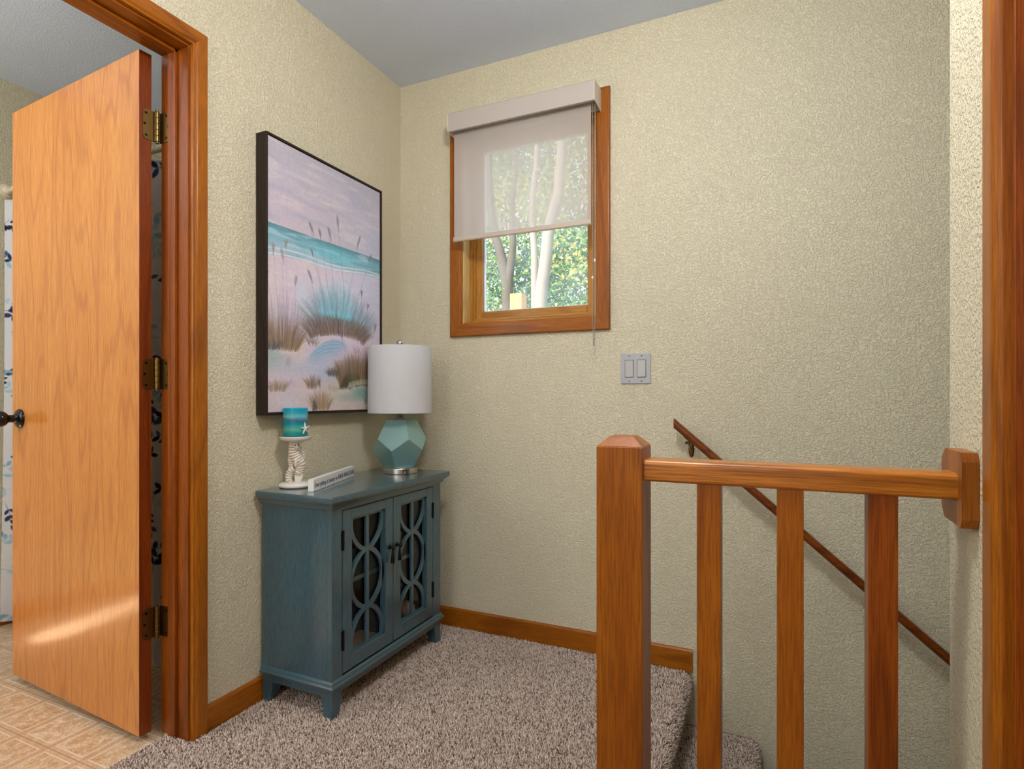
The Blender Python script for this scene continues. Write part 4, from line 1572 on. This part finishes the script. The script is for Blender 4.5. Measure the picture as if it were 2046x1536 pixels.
def rr_profile(y0, y1, z0, z1, r, n=4):
    pts = []
    for cx_, cz_, a0 in ((y1 - r, z1 - r, 0), (y0 + r, z1 - r, 90), (y0 + r, z0 + r * .6, 180), (y1 - r, z0 + r * .6, 270)):
        rr_ = r if cz_ > (z0 + z1) / 2 else r * .6
        for i in range(n + 1):
            a = R(a0 + 90 * i / n)
            pts.append((cx_ + (rr_ if cz_ > (z0 + z1) / 2 else r) * math.cos(a), cz_ + rr_ * math.sin(a)))
    return pts
prism(bm, rr_profile(ry0, ry1, rz0, rz1, 0.009), 'X', NX1 - 0.001, 0.247)
rfin('top_rail', bm, oak_rail, 40)
for xc in (-0.0965, 0.0285, 0.1555):
    bm = B()
    box(bm, xc - 0.0195, xc + 0.0195, 1.0225, 1.0615, -0.003, rz0 + 0.001, bevel=0.0015)
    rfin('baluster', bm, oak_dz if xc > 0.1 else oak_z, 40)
# rosette on the wall
bm = B()
yc, zc_ = 1.052, 0.881
hy, hz, c = 0.054, 0.054, 0.018
def octo(s=1.0):
    a_, b_, c_ = hy * s, hz * s, c
    return [(yc - a_ + c_ * .35, zc_ - b_), (yc + a_ - c_, zc_ - b_), (yc + a_, zc_ - b_ + c_), (yc + a_, zc_ + b_ - c_), (yc + a_ - c_, zc_ + b_), (yc - a_ + c_ * .35, zc_ + b_), (yc - a_, zc_ + b_ - c_ * .7), (yc - a_, zc_ - b_ + c_ * .7)]
prism(bm, octo(), 'X', 0.2465, XR)
bmesh.ops.bevel(bm, geom=bm.edges[:], offset=0.0012, segments=2, affect='EDGES')
rfin('rosette', bm, oak_z, 30)

# wall handrail
hr = empty('wall_handrail', (-0.319, YB, 0.92))
tag(hr, 'thin dark oak handrail sloping down the cream stair wall on brass brackets', 'handrail')
SLP = -0.864
ang = math.atan(SLP)
bm = B()
L0, L1 = 0.0, 1.6
prof = []
for i in range(20):
    a = 2 * math.pi * i / 20
    y = 0.0165 * math.cos(a); z = 0.0155 * math.sin(a)
    z = min(z, 0.012)
    prof.append((y, z))
va, vb = [], []
for y, z in prof:
    # plumb cut at the top end
    pz = z / math.cos(ang)
    va.append(bm.verts.new((0, -0.066 + y, pz - 0.0 - 0.0)))
    vb.append(bm.verts.new((L1, -0.066 + y, pz + SLP * L1)))
n = len(prof)
for i in range(n):
    j = (i + 1) % n
    bm.faces.new((va[i], va[j], vb[j], vb[i]))
bm.faces.new(va); bm.faces.new(vb[::-1])
ro_ = finish('rail', bm, oak_hand, hr, 50)
for bxx in (0.052, 1.15):
    zz_ = SLP * bxx
    bm = B()
    # oval wall plate, arm and saddle
    lathe(bm, [(0.0, 0.0), (1.0, 0.0), (0.95, -0.25), (0.6, -0.4), (0.0, -0.45)], n=28, cap=False, axis='Y')
    for v in bm.verts:
        v.co = Vector((v.co.x * 0.0105 + bxx, v.co.y * 0.012, v.co.z * 0.030 + zz_ - 0.055))
    tube(bm, [(bxx, -0.004, zz_ - 0.048), (bxx, -0.022, zz_ - 0.047), (bxx, -0.045, zz_ - 0.040), (bxx, -0.060, zz_ - 0.028), (bxx, -0.066, zz_ - 0.016)], [0.007, 0.0055, 0.005, 0.005, 0.006], 14)
    tube(bm, [(bxx - 0.018, -0.066, zz_ - 0.020 - SLP * 0.018), (bxx + 0.018, -0.066, zz_ - 0.020 + SLP * 0.018)], 0.005, 10, flat=(1.4, 0.4))
    bmesh.ops.create_uvsphere(bm, u_segments=14, v_segments=10, radius=0.006, matrix=Matrix.Translation((bxx - 0.012, -0.040, zz_ - 0.028)))
    finish('bracket', bm, brass_m, hr, 60)

# ------------------------------------------------------------------ bathroom: rod and curtain
rod = empty('curtain_rod', (-3.15, 1.40, 1.945))
tag(rod, 'cream shower curtain rod spanning the bathroom behind the door', 'curtain rod')
bm = B()
tube(bm, [(0.0, 0, 0), (1.474, 0, 0)], 0.0125, 20)
finish('tube', bm, rod_m, rod, 60)
for x, s_ in ((0, 1), (1.474, -1)):
    bm = B()
    tube(bm, [(x, 0, 0), (x + s_ * 0.006, 0, 0), (x + s_ * 0.009, 0, 0), (x + s_ * 0.035, 0, 0)], [0.030, 0.030, 0.019, 0.017], 28)
    finish('flange', bm, rod_m, rod, 50)
cu = empty('shower_curtain', (-3.12, 1.39, 0.03))
tag(cu, 'white shower curtain printed with navy and pale blue leaf sprigs', 'curtain')
NXc, NZc = 760, 560
cxs = np.linspace(-3.125, -1.70, NXc); czs = np.linspace(0.012, 1.895, NZc)
Xg, Zg = np.meshgrid(cxs, czs)
fold = 0.016 * np.sin((Xg + 3.1) * 2 * np.pi / 0.115 + 0.7 * np.sin(Zg * 1.3)) + 0.008 * np.sin((Xg) * 2 * np.pi / 0.31 + Zg)
Yg = 1.385 + fold * (0.6 + 0.4 * (1.9 - Zg) / 1.9)
carr = np.ones((NZc, NXc, 3)) * np.array((232, 232, 238.))
def add_leaf(cx_, cz_, ln, wd, a, col, al):
    x0 = int((cx_ - ln + 3.125) / 1.425 * NXc) - 1; x1 = int((cx_ + ln + 3.125) / 1.425 * NXc) + 2
    z0 = int((cz_ - ln - 0.012) / 1.883 * NZc) - 1; z1 = int((cz_ + ln - 0.012) / 1.883 * NZc) + 2
    x0, x1, z0, z1 = max(0, x0), min(NXc, x1), max(0, z0), min(NZc, z1)
    if x1 <= x0 or z1 <= z0:
        return
    X_ = Xg[z0:z1, x0:x1] - cx_; Z_ = Zg[z0:z1, x0:x1] - cz_
    u = (X_ * math.cos(a) + Z_ * math.sin(a)) / ln * 2
    w = (-X_ * math.sin(a) + Z_ * math.cos(a)) / wd * 2
    d = np.abs(w) - (1 - u * u)
    m_ = (np.clip(0.5 - d * 2.2, 0, 1) * (np.abs(u) < 1) * al)[..., None]
    carr[z0:z1, x0:x1] = carr[z0:z1, x0:x1] * (1 - m_) + np.array(col, float) * m_
def sprig(x, z, a, n_, size, cols, al):
    px, pz = x, z
    for i in range(n_):
        a += rng.uniform(-.18, .18)
        for st2 in range(3):
            add_leaf(px, pz, size * .5, size * .05, a, cols[0], al * .8)
            px += math.cos(a) * size * .26; pz += math.sin(a) * size * .26
        for sd_ in (-1, 1):
            if rng.random() < .85:
                b_ = a + sd_ * rng.uniform(.6, 1.0)
                l_ = size * rng.uniform(.75, 1.15)
                add_leaf(px + math.cos(b_) * l_ * .5, pz + math.sin(b_) * l_ * .5, l_, l_ * rng.uniform(.4, .55), b_, cols[rng.integers(len(cols))], al)
NAVY = [(36, 44, 78), (48, 60, 104), (28, 34, 60), (70, 88, 134)]
PALE = [(150, 196, 220), (176, 210, 228), (130, 180, 208)]
for gx in np.arange(-3.2, -1.65, 0.078):
    for gz in np.arange(0.0, 1.95, 0.105):
        pale = rng.random() < .36
        sprig(gx + rng.uniform(-.04, .04), gz + rng.uniform(-.05, .05), rng.uniform(0, 6.28), rng.integers(2, 5), rng.uniform(.028, .042), PALE if pale else NAVY, .75 if pale else .95)
P3 = np.stack([Xg + 3.12, Yg - 1.39, Zg - 0.03], -1)
color_grid('panel', P3, carr, curtain_m, cu, True)
for i in range(12):
    x = -3.09 + i * 0.1235
    bm = B()
    ring = [(0, 0.020 * math.cos(a), 0.020 * math.sin(a)) for a in np.linspace(0, 2 * math.pi, 24)]
    tube(bm, ring, 0.0013, 8, cap=False)
    finish('ring', bm, steel_m, cu, 60, (x + 3.12, 0.01, 1.935 - 0.03))

# ------------------------------------------------------------------ outdoors
struct(bx('ground', gray_m, None, -40, 40, YB + 0.5, 60, -3.2, -3.1))
def tree(name, label, segs, mat, group=None):
    base = segs[0][0][0]
    e = empty(name, (base[0], base[1], -3.1))
    tag(e, label, 'tree', group)
    bm = B()
    for pth, rads in segs:
        pp = []
        rr2 = []
        for i in range(len(pth) - 1):
            for k_ in range(6):
                t = k_ / 6
                p = Vector(pth[i]).lerp(Vector(pth[i + 1]), t)
                p += Vector((mnoise.noise(p * 1.3), 0, 0)) * 0.06
                pp.append(p - Vector((base[0], base[1], -3.1)))
                rr2.append(rads[i] * (1 - t) + rads[i + 1] * t)
        pp.append(Vector(pth[-1]) - Vector((base[0], base[1], -3.1))); rr2.append(rads[-1])
        tube(bm, pp, rr2, 12)
    finish('trunk', bm, mat, e, 60)
    return e
def leaves(name, n, boxv, size, cols, parent=None, loc=(0, 0, 0), center=None):
    x0, x1, y0, y1, z0, z1 = boxv
    k = n // 80
    cc = np.stack([rng.uniform(x0, x1, k), rng.uniform(y0, y1, k), rng.uniform(z0, z1, k)], 1)
    cid = rng.integers(0, k, n)
    c = cc[cid] + rng.normal(0, 1, (n, 3)) * np.array([.34, .34, .22])
    a = rng.normal(0, 1, (n, 3)); a /= np.linalg.norm(a, axis=1)[:, None]
    b = rng.normal(0, 1, (n, 3)); b -= a * (a * b).sum(1)[:, None]; b /= np.linalg.norm(b, axis=1)[:, None]
    s = rng.uniform(size * .6, size * 1.3, n)[:, None]
    nrm = np.cross(a, b)
    V = np.stack([c - a * s, c - b * s * .5 + nrm * s * .12, c + a * s, c + b * s * .5 + nrm * s * .12], 1) - np.array(loc)
    me = bpy.data.meshes.new(name)
    me.vertices.add(n * 4)
    me.vertices.foreach_set('co', V.reshape(-1).astype(np.float32))
    me.loops.add(n * 4)
    me.loops.foreach_set('vertex_index', np.arange(n * 4, dtype=np.int32))
    me.polygons.add(n)
    me.polygons.foreach_set('loop_start', (np.arange(n) * 4).astype(np.int32))
    me.update(calc_edges=True)
    pal = np.array([lin(q)[:3] for q in cols])
    order = np.argsort(pal.sum(1))
    nv = np.array([mnoise.noise(Vector((p_[0] * .9, p_[1] * .5, p_[2] * .9))) for p_ in cc]) + rng.normal(0, .16, k)
    tone = order[np.clip(((nv + .5) * len(cols)).astype(int), 0, len(cols) - 1)]
    cl = pal[tone[cid]] * rng.uniform(.75, 1.25, (n, 1))
    at = me.color_attributes.new('col', 'FLOAT_COLOR', 'POINT')
    at.data.foreach_set('color', np.repeat(np.concatenate([cl, np.ones((n, 1))], 1), 4, 0).reshape(-1).astype(np.float32))
    me.materials.append(leaf_m)
    o = bpy.data.objects.new(name, me)
    C.objects.link(o)
    o.location = loc
    if parent:
        o.parent = parent
    return o
def wpt(px, py, Y):
    # point at depth Y seen through the window at that height and bearing
    u = (px - 1023) / 1138; v = -(py - 792) / 1138
    s, c = math.sin(R(24.44)), math.cos(R(24.44))
    t = Y / (c + u * s)
    return (t * (-s + u * c), Y, 1.015 + t * v)
q = wpt
T1 = (-3.35, 7.0, -3.1)
tree('forked_tree', 'grey tree whose trunk forks low, seen left of centre through the window',
     [([(-3.30, 7.0, -3.1), (-3.24, 7.0, 2.5), (-3.40, 7.0, 3.15), (-3.50, 7.0, 3.9), (-3.62, 7.0, 6.5)], [0.14, 0.075, 0.06, 0.05, 0.03]),
      ([(-3.24, 7.0, 2.45), (-3.16, 7.0, 3.1), (-3.12, 7.0, 6.0)], [0.07, 0.045, 0.02])], barkd_m)
tree('slim_tree', 'pale slim straight tree trunk near the centre of the window',
     [([(-2.83, 7.0, -3.1), (-2.84, 7.0, 2.4), (-2.86, 7.0, 3.6), (-2.80, 7.0, 6.5)], [0.07, 0.05, 0.042, 0.025])], bark_m)
tree('leaning_tree', 'pale tree trunk leaning to the right, beside the slim straight one',
     [([(-2.90, 6.6, -3.1), (-2.60, 6.6, 2.3), (-2.50, 6.6, 3.0), (-2.36, 6.6, 3.5), (-2.20, 6.6, 6.0)], [0.12, 0.08, 0.075, 0.065, 0.03])], bark_m)
tree('shaded_tree', 'dark trunk at the left edge of the window, half hidden in leaves',
     [([(-5.0, 9.5, -3.1), (-5.0, 9.5, 3.0), (-5.1, 9.5, 7.5)], [0.16, 0.12, 0.06])], barkd_m)
lv = leaves('foliage', 120000, (-6.8, -1.4, 7.3, 12.0, 0.4, 7.0), 0.040,
            [(116, 160, 92), (150, 184, 98), (86, 130, 88), (200, 216, 116), (108, 150, 104), (228, 224, 130), (74, 108, 78), (140, 176, 124), (214, 190, 120)])
tag(lv, 'leafy green and yellow woodland foliage beyond the window', 'foliage', None, 'stuff')
pz = wpt(1024, 573, 4.0); pz2 = wpt(1048, 573, 4.0)
bm = B()
box(bm, -0.05, 0.05, -0.05, 0.05, 0, 4.90, bevel=0.006)
po = finish('post', bm, cedar_m, None, 40, (-1.765, 4.0, -3.1))
tag(po, 'orange-brown wooden post standing outside the lower window pane', 'post')

# ------------------------------------------------------------------ carpet pile
def pile():
    sp = 0.0042
    # path of the surface in x,z : landing, nosing, riser, second tread and its nosing
    path = [(-1.64, 0.0), (-0.30, 0.0)] + prof2 + [(x + step[0], z + step[1]) for x, z in prof2] + [(x + 2 * step[0], z + 2 * step[1]) for x, z in prof2] + [(x + 3 * step[0], z + 3 * step[1]) for x, z in prof2]
    pts, nrm = [], []
    P = np.array(path)
    d = np.diff(P, axis=0); L = np.hypot(d[:, 0], d[:, 1])
    cum = np.concatenate([[0], np.cumsum(L)])
    def sample(u):
        i = np.clip(np.searchsorted(cum, u, side='right') - 1, 0, len(L) - 1)
        t = (u - cum[i]) / L[i]
        p = P[i] + d[i] * t[:, None]
        n = np.stack([-d[i, 1], d[i, 0]], 1) / L[i][:, None]
        return p, n
    ny0, ny1 = 0.45, YB - 0.013
    nU = int(cum[-1] / sp); nV = int((ny1 - ny0) / sp)
    U, Vv = np.meshgrid(np.arange(nU) * sp, ny0 + np.arange(nV) * sp)
    U = (U + rng.uniform(-.5, .5, U.shape) * sp).ravel(); Vv = (Vv + rng.uniform(-.5, .5, Vv.shape) * sp).ravel()
    U = np.clip(U, 0, cum[-1] - 1e-4)
    p, n = sample(U)
    x, z = p[:, 0], p[:, 1]
    keep = ~((x > -0.31) & (Vv < 1.095)) & ~((x < XL + 0.015) & (Vv > 1.128)) & ((-0.4138 * x + 0.9104 * Vv) > 1.0)
    # door casing foot
    keep &= ~((x < XL + 0.02) & (Vv > 1.125))
    x, z, y, n = x[keep], z[keep], Vv[keep], n[keep]
    m = len(x)
    base = np.stack([x, y, z], 1)
    N3 = np.stack([n[:, 0], np.zeros(m), n[:, 1]], 1)
    T1_ = np.stack([n[:, 1], np.zeros(m), -n[:, 0]], 1)
    T2_ = np.tile(np.array([0, 1., 0]), (m, 1))
    h = rng.uniform(.005, .0105, m)[:, None]
    le = rng.normal(0, .0030, (m, 2))
    mid = base + N3 * h * .6 + T1_ * le[:, :1] * .4 + T2_ * le[:, 1:] * .4
    tip = base + N3 * h + T1_ * le[:, :1] + T2_ * le[:, 1:]
    w = rng.uniform(.0013, .0021, m)[:, None]
    an = rng.uniform(0, 6.28, m)
    vs = []
    for lvl, sc in ((base - N3 * .002, 1.0), (mid, 1.15)):
        for k_ in range(3):
            a = an + 2.094 * k_
            vs.append(lvl + (T1_ * np.cos(a)[:, None] + T2_ * np.sin(a)[:, None]) * w * sc)
    vs.append(tip)
    V = np.stack(vs, 1)
    fq = np.array([[0, 1, 4, 3], [1, 2, 5, 4], [2, 0, 3, 5]])
    ft = np.array([[3, 4, 6], [4, 5, 6], [5, 3, 6]])
    off_ = (np.arange(m) * 7)[:, None, None]
    q_ = (fq[None] + off_).reshape(m, 12)
    t_ = (ft[None] + off_).reshape(m, 9)
    loops = np.concatenate([q_, t_], 1).reshape(-1)
    starts = (np.arange(m)[:, None] * 21 + np.array([0, 4, 8, 12, 15, 18])[None]).reshape(-1)
    me = bpy.data.meshes.new('carpet_pile')
    me.vertices.add(m * 7)
    me.vertices.foreach_set('co', V.reshape(-1).astype(np.float32))
    me.loops.add(len(loops))
    me.loops.foreach_set('vertex_index', loops.astype(np.int32))
    me.polygons.add(len(starts))
    me.polygons.foreach_set('loop_start', starts.astype(np.int32))
    me.update(calc_edges=True)
    me.polygons.foreach_set('use_smooth', np.ones(len(starts), bool))
    pal = np.array([lin(c)[:3] for c in ((214, 194, 180), (230, 212, 198), (192, 170, 156), (152, 130, 118), (240, 226, 214), (112, 94, 84))])
    pr_ = np.array([.27, .24, .2, .12, .12, .05])
    cl = pal[rng.choice(len(pal), m, p=pr_)]
    at = me.color_attributes.new('col', 'FLOAT_COLOR', 'POINT')
    at.data.foreach_set('color', np.repeat(np.concatenate([cl, np.ones((m, 1))], 1), 7, 0).reshape(-1).astype(np.float32))
    me.materials.append(pile_m)
    o = bpy.data.objects.new('carpet_pile', me)
    C.objects.link(o)
    tag(o, 'speckled taupe plush carpet pile over the landing and stairs', 'carpet', None, 'stuff')
    return o
prof2 = [(-0.30, 0.0)]
for i in range(9):
    a = R(90 - i * 11.25 * 1.25)
    prof2.append((-0.296 + NR * math.cos(a), -NR + NR * math.sin(a)))
prof2 += [(-0.286, -0.075), (-0.292, -0.12), (-0.292, -0.195)]
prof2 = prof2[1:]
pile()
